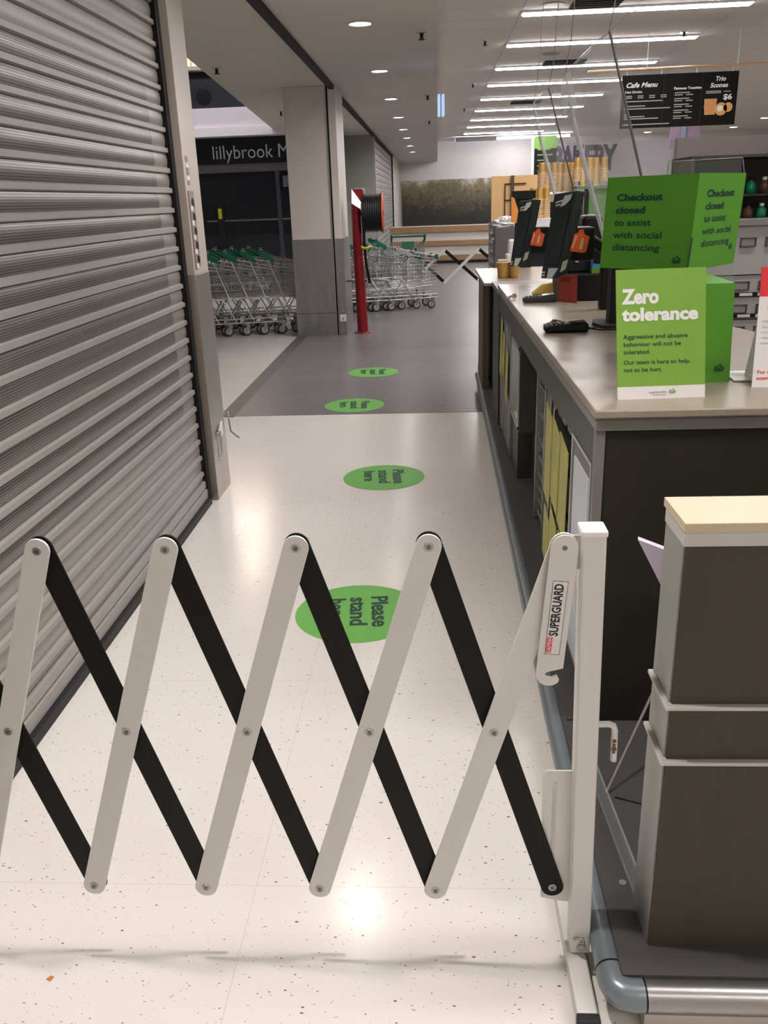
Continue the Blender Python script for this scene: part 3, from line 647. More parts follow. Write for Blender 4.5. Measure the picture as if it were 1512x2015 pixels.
TB, BB = TL+TR-TC, BL+BR-BC
MB().hexa([BL, BC, BR, BB], [TL, TC, TR, TB]).build('carton', M_bgreen, bx2)
def face(P00, P10, P01, uu, vv): return P00+(P10-P00)*uu+(P01-P00)*vv
UL = (BC-BL); WL = (TL-BL)
UR = (BR-BC); WR = (TC-BC)
hh = WL.length
for i, (s, wl, b_) in enumerate((('Checkout', .52, .035), ('closed', .34, .035), ('to assist', .42, .012), ('with social', .55, .012), ('distancing', .545, .012))):
    text(s, BL+UL*(.13)+WL*(.745-.135*i), UL, WL, .020, M_ink, bx2, bold=b_, width=UL.length*wl, lift=.001)
    text(s, BC+UR*(.20)+WR*(.76-.130*i), UR, WR, .020, M_ink, bx2, bold=b_, width=UR.length*wl*1.12, lift=.001)
logo(BL+UL*.87+WL*.11, UL, WL, .028, M_ink, bx2); logo(BC+UR*.86+WR*.20, UR, WR, .026, M_ink, bx2)
MB().prism([BC+WR*.0+UR*.0+V((-.002, -.001, 0)), BC+WR*.35+V((-.002, -.001, 0)), BC+WR*.35+V((.004, -.001, 0)), BC+V((.001, -.001, 0))], (0, -.0008, 0)).build('flap_edge', M_ink, bx2)
# notice at the right edge, paper
nt_ = thing('counter_sign', 'white and red tent notice at the right picture edge', 'sign', (.90, 2.3, ZT1))
N0 = V((.846, 2.29, ZT1)); N1 = V((1.04, 2.27, ZT1)); UN = (N1-N0).normalized(); WN = V((.01, .05, .30)).normalized()
def ngp(a_, b_, off=0): return N0+UN*a_+WN*b_+UN.cross(WN)*off
MB().prism([ngp(0, 0), ngp(.2, 0), ngp(.2, .235), ngp(0, .235)], UN.cross(WN)*-.004).build('white_face', M_white, nt_)
MB().prism([ngp(0, .235), ngp(.2, .235), ngp(.2, .31), ngp(0, .31)], UN.cross(WN)*-.004).build('red_header', M_redink, nt_)
text('For mo', ngp(.010, .036), UN, WN, .009, M_redink, nt_, width=.045, bold=.02); text('scam w', ngp(.010, .020), UN, WN, .009, M_redink, nt_, width=.045, bold=.02)
text('S', ngp(.022, .205), UN, WN, .015, M_grey, nt_, bold=.03)
for i in range(5): MB().prism([ngp(.012+.002*(i % 2), .17-.014*i, .0006), ngp(.06, .17-.014*i, .0006), ngp(.06, .174-.014*i, .0006), ngp(.012+.002*(i % 2), .174-.014*i, .0006)], UN.cross(WN)*.0003).build('fine_print', M_slabel, nt_)
MB().prism([ngp(.02, .29, -.004), ngp(.18, .29, -.004), V((1.02, 2.42, ZT1)), V((.87, 2.42, ZT1))], (0, .003, 0)).build('back_leg', M_white, nt_)
pp = thing('paper_sheet', 'white printed sheet lying on the counter beside the green box', 'paper', (.87, 2.42, ZT1))
MB().prism([(.822, 2.36, ZT1+.001), (1.0, 2.37, ZT1+.001), (1.0, 2.50, ZT1+.001), (.835, 2.49, ZT1+.001)], (0, 0, .004)).build('sheet', M_white, pp)
for k in range(3): MB().prism([(.84, 2.47-k*.02, ZT1+.0055), (.90, 2.445-k*.02, ZT1+.0055), (.90, 2.441-k*.02, ZT1+.0055), (.84, 2.466-k*.02, ZT1+.0055)], (0, 0, .0004)).build('print_line', M_slabel, pp)
# card terminals
def terminal(x, y, lab):
    t = thing('card_terminal', lab, 'terminal', (x, y, ZT1))
    MB().hexa([(x-.085, y-.035, ZT1+.002), (x+.085, y-.035, ZT1+.002), (x+.085, y+.035, ZT1+.002), (x-.085, y+.035, ZT1+.002)],
              [(x-.083, y-.03, ZT1+.026), (x+.08, y-.03, ZT1+.040), (x+.08, y+.03, ZT1+.040), (x-.083, y+.03, ZT1+.026)]).build('body', M_black, t, bev=.010)
    MB().hexa([(x+.01, y-.026, ZT1+.033), (x+.07, y-.026, ZT1+.039), (x+.07, y+.026, ZT1+.039), (x+.01, y+.026, ZT1+.033)],
              [(x+.01, y-.026, ZT1+.036), (x+.07, y-.026, ZT1+.042), (x+.07, y+.026, ZT1+.042), (x+.01, y+.026, ZT1+.036)]).build('screen', mat('screen_glass', (.02, .025, .03), .1), t)
    for a_ in range(4):
        for b_ in range(3):
            kx = x-.068+a_*.016; ky = y-.016+b_*.016
            MB().box((kx, ky, ZT1+.026+a_*.0012), (kx+.010, ky+.010, ZT1+.0315+a_*.0012)).build('key', M_dgrey if (a_+b_) % 5 else M_grey, t)
    MB().tube([(x+.082, y, ZT1+.012), (x+.13, y-.01, ZT1+.006), (x+.19, y, ZT1+.005), (x+.26, y+.06, ZT1+.005)], .0035, 6).build('cable', M_black, t)
terminal(.512, 3.36, 'near black card payment terminal lying on the counter')
terminal(.53, 4.36, 'far black card payment terminal beyond the red notice')
st = thing('monitor_stand', 'dark grey monitor post and foot behind the green boxes', 'stand', (.72, 3.52, ZT1))
MB().box((.70, 3.48, ZT1), (.765, 3.56, 1.36)).build('column', M_dgrey, st, bev=.006)
MB().prism([(.66, 3.42, ZT1), (.80, 3.42, ZT1), (.83, 3.52, ZT1), (.80, 3.62, ZT1), (.66, 3.62, ZT1), (.64, 3.52, ZT1)], (0, 0, .012)).build('foot', M_dgrey, st, bev=.004)
MB().tube([(.705, 3.5, ZT1+.008), (.62, 3.40, ZT1+.006), (.56, 3.52, ZT1+.006), (.49, 3.58, ZT1+.02)], .003, 6).build('cable', M_black, st)
MB().hexa([(.76, 3.50, 1.28), (.90, 3.42, 1.28), (.91, 3.45, 1.28), (.77, 3.53, 1.28)], [(.76, 3.50, 1.45), (.90, 3.42, 1.45), (.91, 3.45, 1.45), (.77, 3.53, 1.45)]).build('monitor', M_black, st)
# customer facing displays
def display(lab, lab2, off, s=1.):
    o_ = V(off)
    TLf, TRn, BRn, BLf = [aty(*q)+o_ for q in ((1091, 381, 3.5), (1134, 374, 3.3), (1096, 550, 3.3), (1064, 549, 3.5))]
    T2, B2 = aty(1153, 376, 3.3)+o_, aty(1120, 536, 3.3)+o_
    T3, B3 = TLf+(T2-TRn), BLf+(B2-BRn)
    t = thing('customer_display', lab, 'display', ((BLf.x+B2.x)/2, (BLf.y+B2.y)/2, min(BLf.z, BRn.z)), 'customer displays')
    MB().hexa([BLf, BRn, B2, B3], [TLf, TRn, T2, T3]).build('casing', mat('dark_green_black', (.012, .02, .019), .45), t, bev=.006)
    A = lambda a_, b_, k=.0015: (BLf+(BRn-BLf)*a_)*(1-b_)+(TLf+(TRn-TLf)*a_)*b_+(BRn-BLf).cross(TLf-BLf).normalized()*k
    MB().add([A(.1, .17), A(.92, .17), A(.94, .82), A(.12, .82)], [(0, 1, 2, 3)]).build('screen', mat('off_screen', (.012, .020, .020), .5, spec=.3), t)
    MB().add([A(.55, .955), A(.9, .965), A(.86, .90), A(.62, .845), A(.42, .835)], [(0, 1, 2, 3, 4)]).build('sticker', M_slabel, t)
    MB().add([A(.18, .90), A(.5, .915), A(.48, .895), A(.17, .88)], [(0, 1, 2, 3)]).add([A(.2, .865), A(.42, .875), A(.4, .855), A(.19, .845)], [(0, 1, 2, 3)]).build('sticker', M_slabel, t)
    MB().add([A(.40, .012), A(.72, .012), A(.98, .13), A(.42, .13)], [(0, 1, 2, 3)]).build('sticker', M_slabel, t)
    MB().add([A(.05, .07), A(.25, .07), A(.25, .09), A(.05, .09)], [(0, 1, 2, 3)]).add([A(.05, .035), A(.25, .035), A(.25, .055), A(.05, .055)], [(0, 1, 2, 3)]).build('sticker', M_slabel, t)
    Bn = lambda a_, b_, k=.002: (BRn+(B2-BRn)*a_)*(1-b_)+(TRn+(T2-TRn)*a_)*b_-V((0, k, 0))
    MB().add([Bn(.15, .07), Bn(.62, .07), Bn(.68, .19), Bn(.2, .19)], [(0, 1, 2, 3)]).build('barcode_label', mat('cream_label', (.45, .47, .38), .5), t)
    mid = (B2+T3)/2
    MB().tube([mid, (mid.x+.10, mid.y+.03, mid.z-.03), (.72, o_.y+3.52, 1.28)], .022, 8).build('arm', M_black, t)
    MB().box((mid.x+.0, mid.y-.05, mid.z-.10), (mid.x+.10, mid.y+.06, mid.z+.02)).build('junction_box', M_black, t, bev=.008)
    g = thing('orange_tag', lab2, 'tag', ((T2.x+B2.x)/2, T2.y-.03, 1.34+o_.z), 'orange tags')
    P4 = [aty(u, v, 3.27)+o_ for u, v in ((1131, 461), (1138, 458), (1141, 452), (1149, 452), (1151, 461), (1161, 466), (1154, 495), (1148, 498), (1122, 494))]
    MB().prism(P4, (0, .003, 0)).build('card', M_orange, g)
    P4 = [aty(u, v, 3.265)+o_ for u, v in ((1145, 468), (1150, 469), (1146, 491), (1139, 490))]
    MB().prism(P4, (0, .001, 0)).build('label_strip', mat('gold_label', (.62, .5, .25), .5), g)
    P4 = [aty(u, v, 3.265)+o_ for u, v in ((1133, 463), (1137, 464), (1129, 488), (1125, 487))]
    MB().prism(P4, (0, .001, 0)).build('print_strip', mat('pink_print2', (.9, .35, .28), .5), g)
    return t
display('near tall black customer display leaning over the counter', 'bright orange tag on the near black display', (0, 0, 0))
display('far tall black customer display nearer the cups', 'bright orange tag on the far black display', (-.032, 1.04, -.028))
# stand for far display
s2 = thing('monitor_stand', 'black monitor post behind the far display', 'stand', (.72, 4.54, ZT1))
MB().box((.69, 4.50, ZT1), (.74, 4.56, 1.30)).build('column', M_black, s2)
MB().box((.64, 4.44, ZT1), (.79, 4.62, ZT1+.012)).build('foot', M_black, s2)
# red notice in clear holder
hl = thing('notice_holder', 'clear acrylic guard with a red notice beside the card terminals', 'notice', (.46, 3.6, ZT1))
a0 = V((.36, 3.70, 0)); a1 = V((.545, 3.60, 0))
MB().hexa([a0+V((0, 0, ZT1)), a1+V((0, 0, ZT1)), a1+V((0, .004, ZT1)), a0+V((0, .004, ZT1))], [a0+V((0, 0, 1.165)), a1+V((0, 0, 1.19)), a1+V((0, .004, 1.19)), a0+V((0, .004, 1.165))]).build('acrylic_panel', mat('thin_acrylic', (.35, .36, .36), .05, var=0, alpha=.10), hl)
n_ = [aty(u, v, 3.55) for u, v in ((1099, 541), (1137, 541), (1136, 597), (1100, 594))]
MB().prism(n_, (0, .002, 0)).build('red_notice', mat('faded_red_card', (.50, .07, .045), .5), hl)
for (u0, v0, u1, v1) in ((1104, 547, 1126, 549), (1104, 552, 1122, 554)):
    MB().prism([aty(u0, v0, 3.545), aty(u1, v0, 3.545), aty(u1, v1, 3.545), aty(u0, v1, 3.545)], (0, -.0005, 0)).build('print_line', mat('dark_red_ink', (.2, .01, .01), .5), hl)
# receipt printer / scanner clutter
pr = thing('receipt_printer', 'black register base and printer at the back of the counter', 'printer', (.78, 4.5, ZT1))
p0_ = aty(1122, 583, 4.45); p1_ = aty(1188, 583, 4.45)
MB().box((p0_.x-.05, 4.36, ZT1), (p1_.x+.10, 4.75, ZT1+.13)).build('base', M_black, pr, bev=.006)
MB().box((p0_.x-.02, 4.46, ZT1+.13), (p1_.x+.02, 4.72, ZT1+.27)).build('printer_body', M_dgrey, pr, bev=.012)
MB().box((p0_.x+.06, 4.5, ZT1+.27), (p1_.x-.01, 4.65, ZT1+.40)).build('printer_head', M_black, pr, bev=.02)
MB().box((p0_.x+.02, 4.444, ZT1+.18), (p0_.x+.035, 4.45, ZT1+.19)).build('indicator', M_slabel, pr)
wb = thing('wipes_tub', 'blue white and green tub beside the dark green box', 'tub', (.79, 4.2, ZT1+.2))
q0 = aty(1163, 534, 4.4); q1 = aty(1190, 534, 4.4); zc = ZT1+.131
wb.location = ((q0.x+q1.x)/2, 4.4, zc); ORI[wb.name] = V(wb.location)
MB().box((q0.x, 4.37, zc), (q1.x, 4.43, zc+.028)).build('green_band', mat('leaf_green', (.12, .30, .03), .5), wb)
MB().box((q0.x+.003, 4.37, zc+.028), (q1.x, 4.43, zc+.055)).build('blue_band', mat('sky_blue', (.03, .28, .70), .4), wb)
MB().box((q0.x+.001, 4.375, zc+.055), (q0.x+.042, 4.425, zc+.088)).build('white_lid', M_white, wb, bev=.004)
# its shelf
kb = thing('register_keyboard', 'black keyboard tower beside the dark green box', 'keyboard', (.86, 4.0, ZT1))
q0 = aty(1150, 540, 4.0); q1 = aty(1192, 478, 4.0)
MB().hexa([(q0.x+.01, 4.02, ZT1), (q1.x+.05, 4.02, ZT1), (q1.x+.05, 4.12, ZT1), (q0.x+.01, 4.12, ZT1)], [(q0.x+.02, 4.06, q0.z), (q1.x+.05, 4.06, q0.z), (q1.x+.05, 4.12, q0.z), (q0.x+.02, 4.12, q0.z)]).build('base', M_black, kb) if False else MB().box((q1.x-.01, 4.0, ZT1), (q1.x+.07, 4.06, q1.z)).build('tower', M_black, kb, bev=.008)
MB().box((q1.x-.045, 4.0, q1.z-.09), (q1.x-.01, 4.05, q1.z-.02)).build('reader', M_black, kb, bev=.006)
for k in range(3): MB().box((q1.x-.008, 3.994, q1.z-.03-k*.02), (q1.x+.02+.01*k, 4.0, q1.z-.02-k*.02)).build('amber_label', mat('amber_label', (.55, .38, .12), .5), kb)
sc_ = thing('hand_scanner', 'yellow and black hand scanner behind the far terminal', 'scanner', (.62, 4.75, ZT1))
MB().hexa([(.53, 4.70, ZT1+.002), (.66, 4.70, ZT1+.002), (.66, 4.78, ZT1+.002), (.53, 4.78, ZT1+.002)], [(.585, 4.72, ZT1+.05), (.66, 4.72, ZT1+.065), (.66, 4.76, ZT1+.065), (.585, 4.76, ZT1+.05)]).build('body', mat('scanner_yellow', (.65, .42, .04), .45), sc_, bev=.005)
MB().box((.66, 4.70, ZT1+.002), (.72, 4.78, ZT1+.05)).build('head', M_black, sc_, bev=.006)
# keys/metal bits
for (x, y, lab) in ((.475, 3.52, 'small chrome bracket just beyond the near terminal'), (.41, 4.55, 'small chrome bracket just beyond the far terminal')):
    t = thing('metal_bracket', lab, 'bracket', (x, y, ZT1))
    MB().tube([(x-.03, y, ZT1+.003), (x-.005, y, ZT1+.012), (x+.012, y, ZT1+.018)], .006, 8).build('stem', M_chrome, t)
    MB().disc((x+.012, y-.005, ZT1+.015), .012, (1, 0, 0), (0, 0, 1), (0, .012, 0)).build('knob', M_chrome, t)
# ------------------------------------------------------------------ hanging acrylic screens
def screen(lab, y0, y1, x0=.567, zt=2.0, zb=1.27, xb=.785):
    t = thing('hanging_screen', lab, 'screen', (.67, (y0+y1)/2, zb), 'clear screens hanging over the registers')
    nrm = V((.73, 0, .215)).normalized()*.005
    A_, B_, C_, D_ = V((x0, y0, zt)), V((x0, y1, zt)), V((xb, y1, zb)), V((xb, y0, zb))
    MB().prism([A_, B_, C_, D_], nrm).build('sheet', mat('sheet_acrylic', (.8, .82, .82), .05, var=0, alpha=.16), t)
    edge = mat('bright_acrylic_edge', (.62, .63, .63), .12, var=.35, scale=14, stretch=(1, 1, .6), alpha=.75)
    e2 = mat('dark_acrylic_edge', (.12, .12, .12), .3)
    MB().tube([B_, B_+(C_-B_)*.25+V((-.012, 0, 0)), B_+(C_-B_)*.6+V((-.01, 0, 0)), C_], [.004, .009, .011, .008], 8).build('far_edge', edge, t)
    MB().tube([A_, D_], .0045, 6).build('near_edge', e2, t)
    MB().tube([A_, B_], .004, 6).build('top_edge', mat('thin_acrylic2', (.7, .7, .7), .1, var=0, alpha=.5), t)
    for yy in (y0, y1):
        MB().tube([(x0, yy, zt), (x0+.02, yy, zt+.12), (x0+.09, yy, 3.35)], .0022, 5).build('hanging_wire', M_grey, t)
    return t
tA = screen('near clear acrylic screen hanging beside the green box', 3.07, 4.02)
tB = screen('far clear acrylic screen hanging above the black displays', 4.55, 5.2)
# folded corner at the near screen top, glints painted into its colour
hk = MB()
pts_ = [(1118, 130), (1108, 165), (1106, 205), (1112, 240), (1120, 200), (1128, 235), (1135, 205), (1126, 150)]
hk.prism([aty(u, v, 4.0) for u, v in pts_], (.002, .06, 0)); hk.build('folded_corner_glint', mat('fold_glint_acrylic', (.62, .64, .60), .08, var=.5, scale=22, alpha=.6), tA)
sb = thing('clear_sign_holder', 'clear acrylic frame standing up behind the green box', 'holder', (1.0, 3.3, 1.3))
p0_, p1_, p2_, p3_ = aty(1316, 318, 3.25), aty(1462, 310, 3.25), aty(1466, 345, 3.25), aty(1314, 350, 3.25)
MB().prism([p0_, p1_, V((p1_.x+.01, 3.25, ZT1)), V((p0_.x, 3.25, ZT1))], (0, .004, 0)).build('sheet', mat('thin_acrylic', (1, 1, 1)), sb)
MB().tube([p3_, p0_, p1_, p2_], .0022, 5).build('bright_edge', M_trim, sb)
sb.location.z = ZT1; 
for ch in sb.children:
    ch.location.z += 1.3-ZT1
# ------------------------------------------------------------------ cups
cup0 = None
def cup_mesh(inv, yy):
    t = thing('paper_cup', 'gold paper cup', 'cup', (0, 0, 0))
    pr_ = [(.001, .0), (.030, .0), (.031, .006), (.041, .104)] if not inv else [(.001, .110), (.030, .110), (.031, .104), (.041, .006)]
    MB().lathe((0, 0, 0), pr_, 16).build('body', M_kraft, t)
    rz = .106 if not inv else .003
    MB().lathe((0, 0, 0), [(.040, rz-.003), (.0435, rz-.0025), (.0435, rz+.003), (.040, rz+.003)], 16).build('rim', M_rim, t)
    return t
inv = cup_mesh(True, 0); upc = cup_mesh(False, 0); used = set()
def put(proto, p, lab, grp):
    if proto.name in used: c = copy_tree(proto)
    else: c = proto; used.add(proto.name)
    c.location = p; c['label'] = lab; c['group'] = grp
    return c
def stack(px, y, ztop_, n, lab, grp, pitch=.0155):
    for k in range(n):
        put(inv, (px, y, ztop_-.11-k*pitch), lab, grp)
grpA = 'gold cups stacked upside down on the coffee machine'
for i, u in enumerate((1067, 1079, 1091, 1103, 1115, 1127)):
    p = aty(u, 322, 10); stack(p.x, 10+.03*(i % 2), aty(u, 320, 10).z, 13, 'gold paper cup nested upside down in the tall left stacks', grpA)
for i, u in enumerate((1137, 1149, 1162, 1175, 1190)):
    p = aty(u, 312, 9.8); stack(p.x, 9.8+.03*(i % 2), aty(u, 310, 9.8).z, 9+i % 2*3, 'gold paper cup nested upside down in the right stacks behind the screen', 'gold cups stacked right of the tall left stacks')
for i, u in enumerate((1050, 1063, 1076)):
    p = aty(u, 372, 9.2); stack(p.x, 9.2, aty(u, 370, 9.2).z, 12, 'brown paper cup nested upside down in the low stacks above the far display', 'low cup stacks above the far display', .016)
for i, u in enumerate((989, 1000, 1012)):
    p = aty(u, 540, 6.3)
    put(upc, (p.x, 6.3+.04*(i % 2), .976), ['left one of the three upright gold cups on the second counter', 'middle one of the three upright gold cups on the second counter', 'right one of the three upright gold cups on the second counter'][i], 'upright gold cups on the second counter')
# coffee machine & cafe things
def hz(u, v, y): return aty(u, v, y).z
cb = thing('cafe_bench', 'dark cafe bench holding the cup stacks behind the registers', 'bench', (1.5, 9.8, 0))
MB().box((1.0, 9.0, 0), (2.4, 10.6, hz(1100, 480, 9.8)-.03)).build('body', M_dgrey, cb)
MB().box((.98, 8.98, hz(1100, 480, 9.8)-.03), (2.42, 10.62, hz(1100, 480, 9.8))).build('top', M_trim, cb)
zcb = hz(1100, 480, 9.8)
cm = thing('coffee_machine', 'steel coffee machine beneath the gold cup stacks', 'machine', (1.4, 9.95, zcb))
zA = hz(1095, 320, 10)-.11-12*.0155
MB().box((1.13, 9.75, zcb), (1.62, 10.25, zA-.002)).build('body', M_steel, cm, bev=.02)
MB().box((1.15, 9.73, zcb+.05), (1.6, 9.76, zA-.1)).build('front_panel', M_black, cm)
for xx in (1.24, 1.37, 1.5): MB().tube([(xx, 9.74, zcb+.12), (xx, 9.66, zcb+.11)], .02, 10).build('group_head', M_chrome, cm)
cs = thing('cup_shelf', 'short shelf carrying the right-hand cup stacks', 'shelf', (1.75, 9.8, zcb))
zB = hz(1160, 310, 9.8)-.11-11*.0155
MB().box((1.52, 9.62, zB-.03), (2.05, 9.74, zB-.002)).box((1.66, 9.66, zcb), (2.05, 9.98, zB-.03)).box((1.52, 9.74, zB-.03), (2.05, 9.98, zB-.002)).build('body', mat('green_tin', (.10, .22, .06), .5, var=.3, scale=20, stretch=(.3, .3, 6)), cs)
ls = thing('cup_riser', 'white riser under the low brown cup stacks', 'shelf', (1.1, 9.2, zcb))
zC = hz(1063, 370, 9.2)-.11-11*.016
MB().box((1.02, 9.1, zcb), (1.26, 9.32, zC-.002)).build('riser_box', M_white, ls)
# background bakery zone
pb_ = thing('display_board', 'plain peach coloured lit board right of the mural', 'board', (1.05, 12.05, 1.2))
q0 = aty(968, 347, 12); q1 = aty(1056, 432, 12)
MB().box((q0.x, 12.0, q1.z), (q1.x+.15, 12.05, q0.z)).build('panel', M_peach, pb_)
MB().box((q0.x+.17, 11.97, q1.z+.25), (q0.x+.5, 11.99, q1.z+.26)).box((q0.x+.17, 11.97, q1.z), (q0.x+.18, 11.99, q1.z+.46)).box((q0.x+.17, 11.97, q1.z+.45), (q0.x+.45, 11.99, q1.z+.46)).build('black_frame', M_black, pb_)
MB().box((q0.x+.25, 11.95, q1.z), (q0.x+.29, 11.98, q0.z)).build('stem', mat('brown_post', (.09, .06, .05), .5), pb_)
rk2 = thing('tray_rack', 'steel bakery tray rack under the peach board', 'rack', (1.05, 12.0, 0))
MB().box((q0.x, 12.1, 0), (q0.x+.03, 12.5, q1.z)).box((1.45, 12.1, 0), (1.48, 12.5, q1.z)).box((q0.x, 12.5, 0), (1.48, 12.53, q1.z)).build('frame', M_steel, rk2)
for k in range(9): MB().box((q0.x-.01, 11.96, .25+k*.115), (1.48, 12.5, .27+k*.115)).build('tray', M_alu, rk2)
MB().box((q0.x, 12.0, q1.z-.02), (1.48, 12.5, q1.z)).build('top_tray', M_alu, rk2)
bn = thing('grey_bin', 'grey slatted bin with crumpled white bag beyond the service counter', 'bin', (.72, 9.0, 0))
q0 = aty(973, 447, 9); q1 = aty(1014, 447, 9)
MB().box((q0.x, 8.9, 0), (q1.x+.08, 9.2, q0.z)).build('body', mat('bin_grey', (.14, .13, .13), .5), bn, bev=.01)
for k in range(3): MB().box((q0.x-.03, 8.93, q0.z-.12-k*.22), (q0.x, 8.97, q0.z-.10-k*.22)).build('hinge', M_alu, bn)
random.seed(3)
bgm = MB(); bc = V(((q0.x+q1.x)/2+.03, 9.02, q0.z+.03)); vs = []; n = 14
for i in range(n+1):
    th = math.pi*i/n
    for k in range(20):
        ph = 2*math.pi*k/20; rr = 1+random.uniform(-.28, .28)
        vs.append(bc+V((.13*math.sin(th)*math.cos(ph)*rr, .12*math.sin(th)*math.sin(ph)*rr, .06*math.cos(th)*rr)))
bgm.add(vs, [(i*20+k, i*20+(k+1) % 20, (i+1)*20+(k+1) % 20, (i+1)*20+k) for i in range(n) for k in range(20)])
tag(bgm.build('plastic_bag', M_white), 'crumpled white plastic bag lying on the grey bin', 'bag')
q0 = aty(998, 510, 6.6); q1 = aty(1021, 510, 6.6)
tag(MB().hexa([(q0.x+.01, 6.6, .976), (q1.x, 6.6, .976), (q1.x, 6.7, .976), (q0.x+.01, 6.7, .976)], [(q0.x-.005, 6.6, 1.12), (q1.x+.02, 6.6, 1.12), (q1.x+.02, 6.7, 1.12), (q0.x-.005, 6.7, 1.12)]).build('white_tub', M_white, bev=.008), 'square white tub at the back of the second counter', 'tub')
tag(MB().hexa([(q0.x+.01, 6.61, 1.121), (q1.x, 6.61, 1.121), (q1.x, 6.69, 1.121), (q0.x+.01, 6.69, 1.121)], [(q0.x+.015, 6.61, 1.22), (q1.x+.005, 6.61, 1.22), (q1.x+.005, 6.69, 1.22), (q0.x+.015, 6.69, 1.22)]).build('white_tub', M_white, bev=.012), 'smaller white tub stacked on the square white tub', 'tub')
tag(MB().box((.475, 6.42, .976), (.545, 6.50, 1.09)).build('carton', mat('tan_carton', (.62, .40, .28), .5), bev=.004), 'small tan carton behind the upright gold cups', 'carton')
bs = thing('display_stand', 'black and orange display stand behind the far display', 'stand', (.75, 7.6, .95))
q0 = aty(1008, 376, 7.2); q1 = aty(1048, 440, 7.2)
MB().prism([aty(1007, 388, 7.15), aty(1012, 389, 7.15), aty(1026, 430, 7.15), aty(1025, 440, 7.15), aty(1007, 438, 7.15)], (0, .03, 0)).build('orange_side', M_or2, bs)
MB().box((q0.x, 7.18, q0.z-.06), (q1.x+.02, 7.23, q0.z)).box((q0.x+.03, 7.20, .976), (q1.x, 7.24, q0.z-.06)).build('black_frame', M_black, bs)
text('BAKERY', aty(1016, 384, 7.17), (1, 0, 0), (0, 0, 1), .012, M_slabel, bs, width=.09) if False else None
bs.location.z = .976
for ch in bs.children: ch.location.z += .95-.976
# menu board + rail
mb_ = thing('menu_board', 'black hanging cafe menu board with white writing', 'menu board', (3.3, 12., 2.3))
P0 = aty(1225, 150, 12); P1 = aty(1456, 138, 12); P3 = aty(1220, 255, 12); P2 = aty(1450, 243, 12)
X0m, X1m, Z0m, Z1m = P3.x, P1.x, (P3.z+P2.z)/2, (P0.z+P1.z)/2
wM, hM = X1m-X0m, Z1m-Z0m
MB().box((X0m, 12.0, Z0m), (X1m, 12.03, Z1m)).build('panel', mat('menu_black', (.007, .005, .005), .6, spec=.2), mb_)
for fx in (.36, .69): MB().box((X0m+wM*fx, 11.996, Z0m), (X0m+wM*fx+.006, 12.0, Z1m)).build('panel_joint', M_dgrey, mb_)
mp_ = lambda a_, b_: V((X0m+wM*a_, 11.996, Z0m+hM*b_))
EX, EZ = (1, 0, 0), (0, 0, 1)
text('Cafe Menu', mp_(.03, .77), EX, EZ, .055, M_off, mb_, width=.40, bold=.03, shear=.3)
text('Hot Drinks', mp_(.03, .665), EX, EZ, .026, M_off, mb_, width=.21, bold=.02)
text('Famous Toasties', mp_(.45, .70), EX, EZ, .028, M_off, mb_, width=.34, bold=.03)
text('Trio', mp_(.80, .83), EX, EZ, .05, M_off, mb_, width=.13, bold=.03, shear=.2)
text('Scones', mp_(.76, .71), EX, EZ, .05, M_off, mb_, width=.22, bold=.03, shear=.2)
text('$6', mp_(.88, .48), EX, EZ, .06, M_off, mb_, width=.11, bold=.03)
lm = MB(); random.seed(5)
for (a_, b_, w_) in [(.04+.1*i, .60-.035*j, .05) for i in range(4) for j in range(2)]+[(.03, .50, .33), (.03, .41, .18), (.03, .36, .40), (.03, .25, .05), (.03, .21, .18), (.03, .17, .30), (.03, .06, .40)]+[(.46, .63-.11*j, .13) for j in range(5)]+[(.46, .59-.11*j, .07) for j in range(5)]+[(.56, .59-.11*j, .06) for j in range(5)]+[(.73, .63, .13), (.73, .60, .13), (.88, .62, .06)]:
    MB().box(tuple(mp_(a_, b_)), (mp_(a_+w_, b_).x, 11.998, mp_(a_, b_+.018).z)).build('small_print', mat('menu_print', (.42, .40, .37), .5), mb_)

MB().disc(mp_(.77, .36), .07, EX, EZ, (0, -.002, 0)).prism([mp_(.73, .2), mp_(.82, .2), mp_(.83, .5), mp_(.72, .5)], (0, -.0025, 0)).build('cup_picture', mat('picture_tan', (.62, .30, .10), .5), mb_)
MB().disc(mp_(.87, .30), .075, EX, EZ, (0, -.003, 0)).disc(mp_(.93, .33), .055, EX, EZ, (0, -.003, 0)).build('scone_picture', mat('picture_gold', (.75, .38, .12), .5), mb_)
MB().disc(mp_(.86, .31), .035, EX, EZ, (0, -.005, 0)).build('cream_picture', M_white, mb_)
rp0, rp1 = aty(1158, 143, 12), aty(1512, 122, 12)
MB().tube([(rp0.x, 12.02, rp0.z+.01), (rp1.x, 12.02, rp1.z-.01)], .016, 8).build('hanging_rail', mat('brass_rail', (.75, .48, .28), .3, .6), mb_)
for fx in (.04, .34, .64, .95): MB().tube([(X0m+wM*fx, 12.015, Z1m-.03), (X0m+wM*fx, 12.015, Z1m+.06)], .006, 6).build('hook', M_slabel, mb_)
for xx in (X0m+.3, X1m-.02): MB().tube([(xx, 12.02, Z1m+.06), (xx, 12.02, 3.35)], .004, 5).build('cable', M_slabel, mb_)
# hanging purple bunting
bu = MB(); random.seed(11); 
pts0 = [aty(u, v, 13.5) for u, v in ((1322, 245), (1378, 243), (1378, 278), (1368, 274), (1360, 281), (1350, 280), (1343, 286), (1336, 287), (1328, 295), (1316, 294))]
bu.prism(pts0, (0, .02, 0)); bo = bu.build('hanging_banner', mat('lilac_banner', (.36, .25, .36), .6, scale=6, var=.35)); tag(bo, 'faded purple banner with ragged edge hanging below the menu board', 'banner')
MB().prism([aty(1343, 245, 13.48), aty(1352, 244, 13.48), aty(1349, 278, 13.48), aty(1339, 280, 13.48)], (0, -.003, 0)).build('blue_band', mat('dusty_blue', (.28, .36, .46), .6), bo)
